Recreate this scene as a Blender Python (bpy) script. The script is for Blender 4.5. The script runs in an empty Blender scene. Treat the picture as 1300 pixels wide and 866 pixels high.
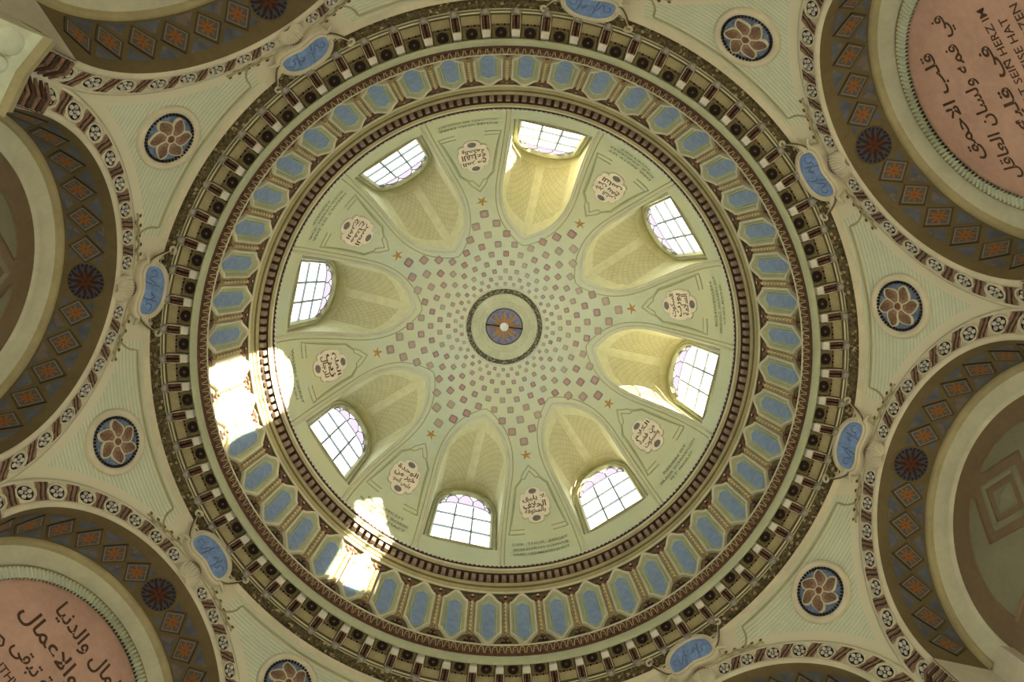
import bpy, math, random, unicodedata
from mathutils import Matrix, Vector
random.seed(7)
S = bpy.context.scene
COL = S.collection
pi, sin, cos, rad = math.pi, math.sin, math.cos, math.radians

# ------------------------------------------------------------------ camera (eye 1.6 m above the floor; z = 0 is eye level)
TX, TY = -1.74578154e-02, -9.70676147e-02
EYE = Vector((-.1086, -1.3513, 0.0))
s_, c_, sa_, ca_ = sin(TY), cos(TY), sin(TX), cos(TX)
z2_ = Vector((0, -s_, c_))
AX = Vector((ca_, 0, 0)) + z2_ * sa_
AY = Vector((0, c_, s_))
AZ = Vector((-sa_, 0, 0)) + z2_ * ca_
cam = bpy.data.cameras.new('camera')
cam.sensor_width = 36.0
cam.lens = 867.0 / 1300.0 * 36.0
cam.clip_end = 200
co = bpy.data.objects.new('camera', cam)
COL.objects.link(co)
M3 = Matrix((AX, -AY, -AZ)).transposed()
co.matrix_world = Matrix.Translation(EYE) @ M3.to_4x4()
S.camera = co


def pix(p):
    q = Vector(p) - EYE
    z = q.dot(AZ)
    if z < .1: return (-9999, -9999)
    return 650 + 867 * q.dot(AX) / z, 433 + 867 * q.dot(AY) / z


def in_view(p, m=110):
    x, y = pix(p)
    return -m < x < 1300 + m and -m < y < 866 + m


# ------------------------------------------------------------------ sky, sun, exposure
SUN_ELEV, SUN_AZ = rad(20.7), rad(-20.7)
w = bpy.data.worlds.new('sky')
S.world = w
w.use_nodes = True
nt = w.node_tree
nt.nodes.clear()
sky = nt.nodes.new('ShaderNodeTexSky')
sky.sky_type = 'NISHITA'
sky.sun_disc = False
sky.sun_elevation = SUN_ELEV
sky.sun_rotation = pi / 2 - SUN_AZ
sky.dust_density = 3.0
haze = nt.nodes.new('ShaderNodeMix')
haze.data_type = 'RGBA'
haze.inputs[0].default_value = .75
haze.inputs[7].default_value = (.78, .87, 1.0, 1)
sc_ = nt.nodes.new('ShaderNodeVectorMath')
sc_.operation = 'SCALE'
sc_.inputs[3].default_value = .12
nt.links.new(sky.outputs[0], sc_.inputs[0])
nt.links.new(sc_.outputs[0], haze.inputs[6])
bg = nt.nodes.new('ShaderNodeBackground')
bg.inputs[1].default_value = 3.8
wo = nt.nodes.new('ShaderNodeOutputWorld')
nt.links.new(haze.outputs[2], bg.inputs[0])
nt.links.new(bg.outputs[0], wo.inputs[0])
sl = bpy.data.lights.new('sun', 'SUN')
sl.energy = 46.0
sl.angle = rad(.6)
sl.color = (1.0, .91, .74)
so = bpy.data.objects.new('sun', sl)
COL.objects.link(so)
sund = Vector((cos(SUN_ELEV) * cos(SUN_AZ), cos(SUN_ELEV) * sin(SUN_AZ), sin(SUN_ELEV)))
so.rotation_euler = sund.to_track_quat('Z', 'Y').to_euler()
so.location = sund * 40
S.view_settings.view_transform = 'Standard'
S.view_settings.look = 'None'
S.view_settings.gamma = 1
S.view_settings.use_curve_mapping = False
S.view_settings.exposure = 0.66
S.cycles.max_bounces = 14
S.cycles.diffuse_bounces = 8
S.cycles.transparent_max_bounces = 12
S.cycles.caustics_reflective = False
S.cycles.caustics_refractive = False
S.cycles.sample_clamp_indirect = 8.0

# ------------------------------------------------------------------ geometry constants
TH0 = rad(-9.8835)
A, ZC, RI, RO = 5.35, 7.30, 1.86, 2.22            # arch plane, springing height, arch radii
RS = math.hypot(A, RO)                            # pendentive sphere
RING = 5.18
ZD, RD = 13.32, 4.45                              # dome sphere
DRUM = 4.74
DOORW, DOORH = .9, 3.15                            # doorways of the hall, below the picture
FLOOR = -1.6
R45 = pi / 4


def F(k): return Matrix.Rotation(TH0 + k * R45, 4, 'Z')


def pend_z(r): return ZC + math.sqrt(RS * RS - r * r)


# ------------------------------------------------------------------ node helpers
class X:
    nt = None

    def __init__(self, s): self.s = s

    @staticmethod
    def op(o, *a):
        n = X.nt.nodes.new('ShaderNodeMath')
        n.operation = o
        for i, v in enumerate(a):
            if isinstance(v, X): X.nt.links.new(v.s, n.inputs[i])
            else: n.inputs[i].default_value = v
        return X(n.outputs[0])

    def __add__(a, b): return X.op('ADD', a, b)
    def __radd__(a, b): return X.op('ADD', b, a)
    def __sub__(a, b): return X.op('SUBTRACT', a, b)
    def __rsub__(a, b): return X.op('SUBTRACT', b, a)
    def __mul__(a, b): return X.op('MULTIPLY', a, b)
    def __rmul__(a, b): return X.op('MULTIPLY', b, a)
    def __truediv__(a, b): return X.op('DIVIDE', a, b)
    def __lt__(a, b): return X.op('LESS_THAN', a, b)
    def __gt__(a, b): return X.op('GREATER_THAN', a, b)
    def abs(a): return X.op('ABSOLUTE', a)
    def sin(a): return X.op('SINE', a)
    def frac(a): return X.op('FRACT', a)
    def max(a, b): return X.op('MAXIMUM', a, b)
    def min(a, b): return X.op('MINIMUM', a, b)
    def atan2(a, b): return X.op('ARCTAN2', a, b)
    def pow(a, b): return X.op('POWER', a, b)
    def sqrt(a): return X.op('SQRT', a)


def cmix(f, a, b):
    n = X.nt.nodes.new('ShaderNodeMix')
    n.data_type = 'RGBA'
    for i, v in ((0, f), (6, a), (7, b)):
        if isinstance(v, X): X.nt.links.new(v.s, n.inputs[i])
        elif i: n.inputs[i].default_value = (*v, 1)
        else: n.inputs[0].default_value = v
    return X(n.outputs[2])


def uv():
    n = X.nt.nodes.new('ShaderNodeUVMap')
    n.uv_map = 'UVMap'
    sp = X.nt.nodes.new('ShaderNodeSeparateXYZ')
    X.nt.links.new(n.outputs[0], sp.inputs[0])
    return X(sp.outputs[0]), X(sp.outputs[1])


def obj_co():
    n = X.nt.nodes.new('ShaderNodeTexCoord')
    return n.outputs['Object']


def noise(scale, detail=3, rough=.55, vec=None):
    n = X.nt.nodes.new('ShaderNodeTexNoise')
    n.inputs['Scale'].default_value = scale
    n.inputs['Detail'].default_value = detail
    n.inputs['Roughness'].default_value = rough
    X.nt.links.new(vec or obj_co(), n.inputs['Vector'])
    return X(n.outputs[0])


def voro(scale, vec=None):
    n = X.nt.nodes.new('ShaderNodeTexVoronoi')
    n.inputs['Scale'].default_value = scale
    X.nt.links.new(vec or obj_co(), n.inputs['Vector'])
    return X(n.outputs['Distance']), X(n.outputs['Color'])


def orand():
    n = X.nt.nodes.new('ShaderNodeObjectInfo')
    return X(n.outputs['Random'])


MATS = {}


def mat(name, fn, rough=.75, bump=None, metal=0.0):
    """fn() -> colour socket or (colour, bump height)"""
    if name in MATS: return MATS[name]
    m = bpy.data.materials.new(name)
    m.use_nodes = True
    X.nt = m.node_tree
    b = m.node_tree.nodes['Principled BSDF']
    b.inputs['Roughness'].default_value = rough
    b.inputs['Metallic'].default_value = metal
    b.inputs['Specular IOR Level'].default_value = .25
    r = fn()
    c, h = r if isinstance(r, tuple) else (r, None)
    m.node_tree.links.new(c.s, b.inputs['Base Color'])
    if h is not None:
        n = m.node_tree.nodes.new('ShaderNodeBump')
        n.inputs['Strength'].default_value = bump[0]
        n.inputs['Distance'].default_value = bump[1]
        m.node_tree.links.new(h.s, n.inputs['Height'])
        m.node_tree.links.new(n.outputs[0], b.inputs['Normal'])
    MATS[name] = m
    return m


def plaster(name, col, var=.12, scale=2.2, rough=.8, bmp=.012, fine=14):
    dark = tuple(v * (1 - 1.6 * var) for v in col)
    lite = tuple(min(v * (1 + var), 1) for v in col)

    def fn():
        n = noise(scale, 5) * .7 + noise(fine, 3) * .3
        return cmix((n - .3) * 2.2, dark, lite), n
    return mat(name, fn, rough, (.35, bmp))


CREAM = plaster('cream_plaster', (.60, .56, .405))
LINE = plaster('gilt_line', (.42, .38, .19))
GREENW = plaster('pale_green_plaster', (.58, .63, .47))
OCULUS = plaster('oculus_plaster', (.52, .51, .31), .15)
COVE = plaster('cove_plaster', (.58, .58, .42))
TAN = plaster('tan_soffit', (.16, .125, .06), .15)
OLIVE = plaster('olive_plaster', (.15, .125, .055), .2)  # darkened so that the coffers carry their shade in the colour
SLOPE = plaster('coffer_slope', (.38, .34, .185), .2)
COFF = plaster('coffer_olive', (.23, .19, .09), .2)  # light olive lowered: occlusion inside the coffers is put into the albedo
OLIVEL = plaster('light_olive_plaster', (.40, .35, .19), .15)
EGGB = plaster('egg_band_brown', (.16, .075, .045), .4, 25, fine=60)
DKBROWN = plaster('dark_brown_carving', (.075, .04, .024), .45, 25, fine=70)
BROWN = plaster('brown_carving', (.23, .135, .085), .45, 22, fine=60)
DENTM = plaster('dentil_brown', (.31, .225, .165), .3, 20)
LEAFB = plaster('leaf_brown', (.30, .19, .125), .35, 25, fine=80)
REDBR = plaster('red_brown_carving', (.27, .12, .075), .5, 25, fine=70)
BLACK = plaster('dark_recess', (.018, .012, .009))
WHITE = plaster('white_stucco', (.72, .70, .62))
ROSW = plaster('rosette_white', (.55, .53, .46), .3, 30)
STONEG = plaster('grey_knob', (.36, .34, .28), .3, 20)
BEVEL = plaster('panel_bevel', (.40, .40, .25), .12)
TORUS = plaster('green_moulding', (.44, .465, .30))
PINK = plaster('pink_plaster', (.58, .365, .28), .14, 1.4)
LETTER = plaster('brown_lettering', (.10, .055, .03), .2)
LETTERG = plaster('faded_green_lettering', (.24, .27, .17), .3, 9)
PLAQUE = plaster('plaque_cream', (.84, .74, .58), .10, 5)
OVAL = plaster('grey_oval', (.20, .18, .165), .2, 12)
LUNB = plaster('lunette_brown', (.215, .155, .09), .15, 1.5)
LUNG = plaster('lunette_grey_green', (.225, .215, .14), .12, 1.5)
LEAD = plaster('window_lead', (.34, .37, .34), .15)
FRAMEG = plaster('window_frame_green', (.42, .40, .21), .15)
ORANGE = plaster('orange_gilding', (.50, .27, .08), .3, 15)
FLOORM = plaster('hall_floor_stone', (.55, .51, .42), .15, 1.2)
HALL = plaster('hall_wall', (.55, .52, .40))
BLUEF = plaster('blue_field', (.19, .30, .55), .25, 7, fine=30)
BLUEL = plaster('blue_arabesque', (.115, .18, .34), .2)
TEAL = plaster('teal_outline', (.30, .42, .38), .15)
MEDB = plaster('medallion_blue', (.17, .225, .34), .4, 14)
PETB = plaster('petal_brown', (.25, .165, .11), .4, 18)
PETC = plaster('petal_heart', (.20, .105, .065), .4, 18)


def _dome():
    n = noise(1.6, 5) * .6 + noise(9, 4) * .4
    base = cmix((n - .3) * 2.2, (.49, .54, .375), (.61, .65, .475))
    base = cmix((noise(.45, 3) - .36) * 2.6, base, (.60, .59, .36))
    base = cmix((noise(.8, 4) - .5) * 2.0, base, (.46, .56, .46))
    orn = (voro(13)[0] < .16) * .10                       # faint painted scrollwork
    return cmix(orn, base, (.55, .38, .26)), n


DOME = mat('dome_paint', _dome, .8, (.3, .012))


def _niche():
    u, v = uv()                                           # u = lateral -1..1, v = 0 at the outline .. 1 at the window
    n = noise(5, 4)
    base = cmix((n - .3) * 2, (.54, .51, .275), (.67, .64, .37))
    a = ((u * 8 + v * 11).frac() - .5).abs()
    b = ((u * 8 - v * 11).frac() - .5).abs()
    lat = (a.min(b)) < .14
    zone = (u.abs() > .12) * (u.abs() < .80) * (v > .13) * (v < .86)
    base = cmix(zone * .35, base, (.40, .35, .15))
    return cmix(lat * zone * .24, base, (.27, .22, .09)), n


NICHE = mat('niche_lattice', _niche, .75, (.3, .01))


def _pend():
    u, v = uv()                                           # v = height, u = 0 at the border .. 1 inside the inset field
    n = noise(1.8, 5) * .7 + noise(12, 3) * .3
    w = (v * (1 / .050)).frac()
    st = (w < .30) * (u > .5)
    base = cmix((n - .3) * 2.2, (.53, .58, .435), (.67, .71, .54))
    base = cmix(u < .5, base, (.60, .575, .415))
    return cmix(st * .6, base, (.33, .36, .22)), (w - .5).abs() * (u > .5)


PEND = mat('pendentive_fluting', _pend, .8, (.5, .02))


def _tile():
    u, v = uv()                                           # 0..1 across the square
    a, b = (u - .5).abs(), (v - .5).abs()
    e = a.max(b)
    dash = ((u * 9).frac() < .62) * ((v * 9).frac() < .62)
    n = noise(30, 3)
    x, y = u - .5, v - .5
    r = (x * x + y * y).sqrt()
    an = y.atan2(x)
    star = r < (.23 + .15 * (an * 8).sin() + .14 * (n - .5))
    star2 = r < (.24 + .12 * (an * 4 + 1.2).sin())
    c = cmix((n - .3) * 2, (.07, .08, .082), (.12, .13, .132))
    c = cmix(star2 * .75, c, (.17, .085, .03))
    c = cmix(star, c, (.28, .118, .028))
    c = cmix(r < .06, c, (.25, .05, .02))
    c = cmix(e > .375, c, (.26, .225, .16))
    c = cmix((e > .41), c, (.02, .013, .01))
    return cmix((e > .41) * (1 - ((u + v) * 11).frac().__lt__(.7)) * .8, c, (.27, .22, .13))


TILE = mat('orange_star_tile', _tile, .6)


def _tri():
    n = noise(6, 4)
    c = cmix((n - .3) * 2, (.075, .088, .112), (.14, .158, .188))
    return cmix((noise(3.5, 3) > .58) * .35, c, (.30, .18, .08))


TRI = mat('blue_grey_triangle', _tri, .65)


def _sros():
    u, v = uv()
    x, y = u - .5, v - .5
    r = (x * x + y * y).sqrt()
    an = y.atan2(x)
    c = cmix(r < (.33 + .12 * (an * 12).sin()), (.06, .062, .08), (.035, .017, .012))
    c = cmix(r < (.17 + .1 * (an * 6).sin()), c, (.10, .03, .014))
    c = cmix((r > .41) * ((an * 24).sin() > 0), c, (.02, .016, .02))
    return cmix(r < .05, c, (.05, .02, .01))


SROS = mat('dark_star_disc', _sros, .6)


def _square():
    u, v = uv()
    e = (u - .5).abs().max((v - .5).abs())
    n = noise(22, 3)
    r_ = orand()
    cen = cmix((n - .35) * 2 + (r_ - .5), (.50, .22, .12), (.46, .32, .22))
    c = cmix(e > .33, cen, (.235, .17, .22))
    c = cmix((e > .20) * (e < .30), c, (.38, .24, .17))
    fade = (r_ * 7.31).frac() * .5
    return cmix(fade, c, (.46, .47, .31))


SQUARE = mat('painted_square', _square, .8)


def _bluep():
    n = noise(9, 3)
    c = cmix((n - .3) * 2, (.165, .24, .395), (.235, .32, .48))
    d, cl = voro(16)
    c = cmix((d < .22) * (noise(5) > .46) * .75, c, (.42, .30, .22))
    return cmix((voro(23)[0] < .16) * (noise(7) > .5) * .7, c, (.30, .36, .22))


BLUEP = mat('blue_panel_paint', _bluep, .7)


def _frieze():
    d, cl = voro(11)
    n = noise(24, 3)
    c = cmix((n - .35) * 2.5, (.045, .035, .016), (.19, .15, .07))
    return cmix((d < .30) * (n > .46), c, (.36, .29, .16)), d


FRIEZE = mat('floral_frieze', _frieze, .75, (.8, .03))


def _garl():
    d, cl = voro(19)
    c = cmix(d * 1.8, (.42, .39, .21), (.07, .065, .03))
    return c, d


GARL = mat('garland_moulding', _garl, .7, (.6, .02))


def _odisc():
    u, v = uv()
    x, y = u - .5, v - .5
    r = (x * x + y * y).sqrt()
    an = y.atan2(x)
    n = noise(14, 4)
    c = cmix((n - .35) * 2.5, (.13, .135, .20), (.26, .24, .26))
    star = r < (.28 + .10 * (an * 8 + .4).sin() + .16 * (n - .5))
    c = cmix(star, c, (.37, .19, .055))
    c = cmix(((an * 16).sin() > .6) * (r < .42) * .5, c, (.16, .10, .05))
    return cmix(r > .47, c, (.05, .05, .06))


ODISC = mat('oculus_painting', _odisc, .7)


def glass(name, tint, fac):
    m = bpy.data.materials.new(name)
    m.use_nodes = True
    n = m.node_tree.nodes
    n.clear()
    t = n.new('ShaderNodeBsdfTransparent')
    t.inputs[0].default_value = (*tint, 1)
    g = n.new('ShaderNodeBsdfGlossy')
    g.inputs['Roughness'].default_value = .08
    mx = n.new('ShaderNodeMixShader')
    mx.inputs[0].default_value = fac
    o = n.new('ShaderNodeOutputMaterial')
    m.node_tree.links.new(t.outputs[0], mx.inputs[1])
    m.node_tree.links.new(g.outputs[0], mx.inputs[2])
    m.node_tree.links.new(mx.outputs[0], o.inputs[0])
    return m


GLASS = glass('clear_pane', (.95, .97, .98), .04)
PGLASS = glass('rose_pane', (.31, .235, .245), .05)


# ------------------------------------------------------------------ mesh helpers
class MB:
    def __init__(s): s.v, s.f, s.m, s.sm, s.uv, s.mats = [], [], [], [], [], []

    def mi(s, m):
        if m not in s.mats: s.mats.append(m)
        return s.mats.index(m)

    def add(s, vs, fs, m, smooth=False, uvs=None):
        o = len(s.v)
        s.v += [tuple(p) for p in vs]
        s.uv += list(uvs) if uvs else [(p[0], p[1]) for p in vs]
        i = s.mi(m)
        for f in fs:
            s.f.append([o + q for q in f])
            s.m.append(i)
            s.sm.append(smooth)
        return s

    def grid(s, fn, nu, nv, m, uvf=None, smooth=True, wrap=False):
        vs, us = [], []
        for i in range(nu + 1):
            for j in range(nv + 1):
                u, v = i / nu, j / nv
                vs.append(fn(u, v))
                us.append(uvf(u, v) if uvf else (u, v))
        W = nv + 1
        fs = [(i * W + j, (i + 1) * W + j, (i + 1) * W + j + 1, i * W + j + 1) for i in range(nu) for j in range(nv)]
        return s.add(vs, fs, m, smooth, us)

    def box(s, x0, x1, y0, y1, z0, z1, m, taper=0.0):
        t = taper
        vs = [(x0, y0, z0), (x1, y0, z0), (x1, y1, z0), (x0, y1, z0), (x0 + t, y0 + t, z1), (x1 - t, y0 + t, z1), (x1 - t, y1 - t, z1), (x0 + t, y1 - t, z1)]
        return s.add(vs, [(0, 3, 2, 1), (4, 5, 6, 7), (0, 1, 5, 4), (1, 2, 6, 5), (2, 3, 7, 6), (3, 0, 4, 7)], m)

    def prism(s, pts, z0, z1, m, m2=None, smooth=False):
        """outline pts (x, y) extruded in z; top face at z1"""
        n = len(pts)
        vs = [(x, y, z0) for x, y in pts] + [(x, y, z1) for x, y in pts]
        xs, ys = [p[0] for p in pts], [p[1] for p in pts]
        dx, dy = max(xs) - min(xs) or 1, max(ys) - min(ys) or 1
        us = [((x - min(xs)) / dx, (y - min(ys)) / dy) for x, y in pts] * 2
        s.add(vs, [[i, (i + 1) % n, n + (i + 1) % n, n + i] for i in range(n)], m, smooth, us)
        return s.add([(x, y, z1) for x, y in pts], [list(range(n))], m2 or m, False, us[:n])

    def ring(s, a, b, prof, m, close=True, smooth=True):
        """band between two equal-length outlines a (outer), b (inner); prof = [(t, z)]"""
        n = len(a)
        vs = []
        for t, z in prof:
            vs += [(a[i][0] * (1 - t) + b[i][0] * t, a[i][1] * (1 - t) + b[i][1] * t, z) for i in range(n)]
        fs = []
        for k in range(len(prof) - 1):
            for i in range(n if close else n - 1):
                j = (i + 1) % n
                fs.append((k * n + i, k * n + j, (k + 1) * n + j, (k + 1) * n + i))
        return s.add(vs, fs, m, smooth)

    def tube(s, path, r, m, n=6, close=False, taper=None):
        P = [Vector(p) for p in path]
        L = len(P)
        vs = []
        up = Vector((.31, .17, .93))
        for i, p in enumerate(P):
            if close: d = P[(i + 1) % L] - P[i - 1]
            else: d = P[min(i + 1, L - 1)] - P[max(i - 1, 0)]
            d.normalize()
            x = d.cross(up)
            if x.length < 1e-4: x = d.cross(Vector((1, 0, 0)))
            x.normalize()
            y = d.cross(x)
            q = r * (taper(i / max(L - 1, 1)) if taper else 1)
            vs += [p + x * (q * cos(2 * pi * k / n)) + y * (q * sin(2 * pi * k / n)) for k in range(n)]
        fs = []
        for i in range(L if close else L - 1):
            a, b = i * n, ((i + 1) % L) * n
            fs += [(a + k, a + (k + 1) % n, b + (k + 1) % n, b + k) for k in range(n)]
        if not close:
            fs += [list(range(n - 1, -1, -1)), list(range((L - 1) * n, L * n))]
        return s.add(vs, fs, m, True)

    def ball(s, c, r, m, nu=8, nv=5, half=False):
        """ellipsoid; r = (rx, ry, rz)"""
        if not isinstance(r, tuple): r = (r, r, r)
        v1 = .5 if half else 1
        return s.grid(lambda u, v: (c[0] + r[0] * cos(2 * pi * u) * sin(pi * v * v1), c[1] + r[1] * sin(2 * pi * u) * sin(pi * v * v1), c[2] + r[2] * cos(pi * v * v1)), nu, nv, m)

    def lathe(s, prof, m, n=192, a0=0.0, a1=2 * pi, smooth=True):
        L = len(prof) - 1
        return s.grid(lambda u, v: (prof[round(v * L)][0] * cos(a0 + (a1 - a0) * u), prof[round(v * L)][0] * sin(a0 + (a1 - a0) * u), prof[round(v * L)][1]), n, L, m, smooth=smooth)

    def disc(s, c, r, m, n=20, z=None, ry=None):
        pts = [(c[0] + r * cos(2 * pi * i / n), c[1] + (ry or r) * sin(2 * pi * i / n), z if z is not None else c[2]) for i in range(n)]
        us = [(.5 + .5 * cos(2 * pi * i / n), .5 + .5 * sin(2 * pi * i / n)) for i in range(n)]
        return s.add(pts, [list(range(n))], m, False, us)

    def mesh(s, name):
        me = bpy.data.meshes.new(name)
        me.from_pydata(s.v, [], s.f)
        for m in s.mats: me.materials.append(m)
        me.polygons.foreach_set('material_index', s.m)
        me.polygons.foreach_set('use_smooth', s.sm)
        ul = me.uv_layers.new(name='UVMap')
        li = [0] * len(me.loops)
        me.loops.foreach_get('vertex_index', li)
        fl = []
        for i in li: fl += s.uv[i]
        ul.data.foreach_set('uv', fl)
        me.update()
        return me


WM = {}


def put(name, me, parent=None, M=None, label=None, cat=None, group=None, kind=None):
    """link one object; M is its world matrix"""
    o = bpy.data.objects.new(name, me.mesh(name) if isinstance(me, MB) else me)
    COL.objects.link(o)
    M = M or Matrix.Identity(4)
    if parent:
        o.parent = parent
        o.matrix_basis = WM[parent.name].inverted() @ M
    else:
        o.matrix_basis = M
    WM[o.name] = M.copy()
    if label: o['label'] = label
    if cat: o['category'] = cat
    if group: o['group'] = group
    if kind: o['kind'] = kind
    return o


def frame_on(p, n, up):
    """matrix at p whose z axis is n, y axis as near to up as possible (x = reading direction)"""
    z = Vector(n).normalized()
    y = Vector(up)
    y = (y - z * y.dot(z)).normalized()
    x = y.cross(z)
    m = Matrix((x, y, z)).transposed().to_4x4()
    m.translation = p
    return m


# ------------------------------------------------------------------ lettering
FORMS = {}
for cp in range(0xFE70, 0xFEFD):
    d = unicodedata.decomposition(chr(cp)).split()
    if d and d[0].startswith('<'):
        FORMS[(d[0][1:-1], ''.join(chr(int(q, 16)) for q in d[1:]))] = chr(cp)
NOJOIN = set('اأإآدذرزوؤةىء')


def arabic(t):
    out, prev, i = [], False, 0
    while i < len(t):
        ch = t[i]
        if ch == ' ':
            out.append(' ')
            prev = False
            i += 1
            continue
        if t[i:i + 2] in ('لا', 'لأ'):
            lig, nx = t[i:i + 2], False
            i += 1
        else:
            lig = ch
            nx = i + 1 < len(t) and t[i + 1] != ' ' and ch not in NOJOIN
        f = ('medial' if nx else 'final') if prev else ('initial' if nx else 'isolated')
        out.append(FORMS.get((f, lig)) or FORMS.get(('isolated', lig)) or lig)
        prev = nx
        i += 1
    return ''.join(reversed(out))


def text_geo(body, height, width=None, bold=0.0):
    """flat letter outlines, centred on the origin, scaled to the given x-height box"""
    c = bpy.data.curves.new('lettering', 'FONT')
    c.body = body
    c.resolution_u = 2
    c.offset = bold
    o = bpy.data.objects.new('lettering', c)
    COL.objects.link(o)
    me = bpy.data.meshes.new_from_object(o.evaluated_get(bpy.context.evaluated_depsgraph_get()))
    vs = [v.co.copy() for v in me.vertices]
    fs = [list(p.vertices) for p in me.polygons]
    bpy.data.objects.remove(o)
    bpy.data.curves.remove(c)
    bpy.data.meshes.remove(me)
    if not vs: return [], []
    x0, x1 = min(v.x for v in vs), max(v.x for v in vs)
    y0, y1 = min(v.y for v in vs), max(v.y for v in vs)
    k = height / (y1 - y0)
    kx = (width / (x1 - x0)) if width else k
    return [((v.x - (x0 + x1) / 2) * kx, (v.y - (y0 + y1) / 2) * k) for v in vs], fs


def words_of(vs, fs, gap):
    """split a line of letters into words wherever the horizontal gap is wide"""
    iv = sorted((min(vs[i][0] for i in f), max(vs[i][0] for i in f), n) for n, f in enumerate(fs))
    out, end = [], -1e9
    for a, e, n in iv:
        if a > end + gap: out.append([])
        out[-1].append(n)
        end = max(end, e)
    res = []
    for g in out:
        ix = {}
        ff = [[ix.setdefault(i, len(ix)) for i in fs[n]] for n in g]
        res.append(([vs[i] for i in ix], ff))
    return res


# ------------------------------------------------------------------ floor and lower hall
b = MB()
oct_ = [((A + 3) * cos(TH0 + R45 * i), (A + 3) * sin(TH0 + R45 * i)) for i in range(8)]
b.add([(x, y, FLOOR) for x, y in oct_] + [(x, y, FLOOR - .25) for x, y in oct_], [list(range(8)), list(range(15, 7, -1))] + [[i, (i + 1) % 8, 8 + (i + 1) % 8, 8 + i] for i in range(8)], FLOORM)
put('floor', b, label='pale stone floor of the domed hall', cat='floor', kind='structure')

SIDE = {-3.5: 'west', -2.5: 'north_west', -1.5: 'north', -.5: 'north_east', .5: 'east', 1.5: 'south_east', 2.5: 'south', 3.5: 'south_west'}
WALL_LABEL = {
    -3.5: 'arch at the left edge, brown panelled lunette inside its tile-banded soffit',
    -2.5: 'arch in the upper left corner, only its soffit of orange star tiles showing',
    -1.5: 'arch above the top edge, only the keystone cartouche zone showing',
    -.5: 'arch in the upper right corner framing a pink inscription disc',
    .5: 'arch at the right edge, grey panelled lunette with diamond strapwork',
    1.5: 'arch at the bottom edge right of centre, only its crown showing',
    2.5: 'arch below the bottom edge, directly under the lowest dome window',
    3.5: 'arch in the lower left corner framing a pink inscription disc'}
A2, A3, RL = 6.04, 6.20, 1.57                     # end of the tiled soffit, lunette plane, lunette radius


def arc_pts(r, a0, a1, n): return [(r * sin(a0 + (a1 - a0) * i / n), ZC + r * cos(a0 + (a1 - a0) * i / n)) for i in range(n + 1)]


def rosette_geo():
    """white five-petal rosette in a dark cup; local z out of the wall"""
    m = MB()
    m.disc((0, 0, .004), .088, BLACK, 14)
    o = [(cos(2 * pi * i / 16), sin(2 * pi * i / 16)) for i in range(16)]
    m.ring([(x * .118, y * .118) for x, y in o], [(x * .086, y * .086) for x, y in o], [(0, 0), (.3, .022), (.8, .022), (1, .004)], CREAM)
    for k in range(5):
        a = 2 * pi * k / 5 + .3
        m.ball((.048 * cos(a), .048 * sin(a), .01), (.027, .027, .016), ROSW, 6, 3, True)
    m.ball((0, 0, .012), .016, ROSW, 6, 3, True)
    return m.mesh('rosette')


def leaf_geo():
    """brown S-shaped leaf block; local y = radial, x = along the arch"""
    m = MB()
    n = 6
    sh = lambda t: .035 * sin((t - .5) * pi)
    L = [(-.085 + sh(i / n), -.125 + .25 * i / n) for i in range(n + 1)]
    Rr = [(.085 + sh(i / n), -.125 + .25 * i / n) for i in range(n, -1, -1)]
    m.prism(L + Rr, 0, .016, CREAM, LEAFB)
    for q in (-.045, -.015, .015, .045):
        m.tube([(q + sh(i / n), -.11 + .22 * i / n, .017) for i in range(n + 1)], .011, DKBROWN if q in (-.015, .045) else LEAFB, 4)
    return m.mesh('leaf_block')


ROS, LEAF = rosette_geo(), leaf_geo()


def on_soffit(th, a, lift=0.0):
    r = RI - lift
    return (a, r * sin(th), ZC + r * cos(th))


def soffit_quad(p, n, m):
    """curved patch on the soffit; p = four (theta, a) corners"""
    b = MB()

    def at(u, v):
        q = [(p[0][i] * (1 - u) + p[1][i] * u) * (1 - v) + (p[3][i] * (1 - u) + p[2][i] * u) * v for i in (0, 1)]
        return q
    b.grid(lambda u, v: on_soffit(*at(u, v), .014), n, n, m)
    for e in ((0, 1), (1, 2), (2, 3), (3, 0)):
        f = lambda u, v: on_soffit(p[e[0]][0] * (1 - u) + p[e[1]][0] * u, p[e[0]][1] * (1 - u) + p[e[1]][1] * u, .014 * (1 - v))
        b.grid(f, n, 1, m, lambda u, v: (0, 0), False)
    return b


def soffit_tri(p, m):
    b = MB()
    n = 4
    idx, vs, fs = {}, [], []
    for i in range(n + 1):
        for j in range(n + 1 - i):
            u, v = i / n, j / n
            q = [p[0][k] * (1 - u - v) + p[1][k] * u + p[2][k] * v for k in (0, 1)]
            idx[i, j] = len(vs)
            vs.append(on_soffit(q[0], q[1], .012))
    for i in range(n):
        for j in range(n - i):
            fs.append((idx[i, j], idx[i + 1, j], idx[i, j + 1]))
            if j < n - i - 1: fs.append((idx[i + 1, j], idx[i + 1, j + 1], idx[i, j + 1]))
    b.add(vs, fs, m, True, [(v[1], v[0]) for v in vs])
    return b


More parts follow.
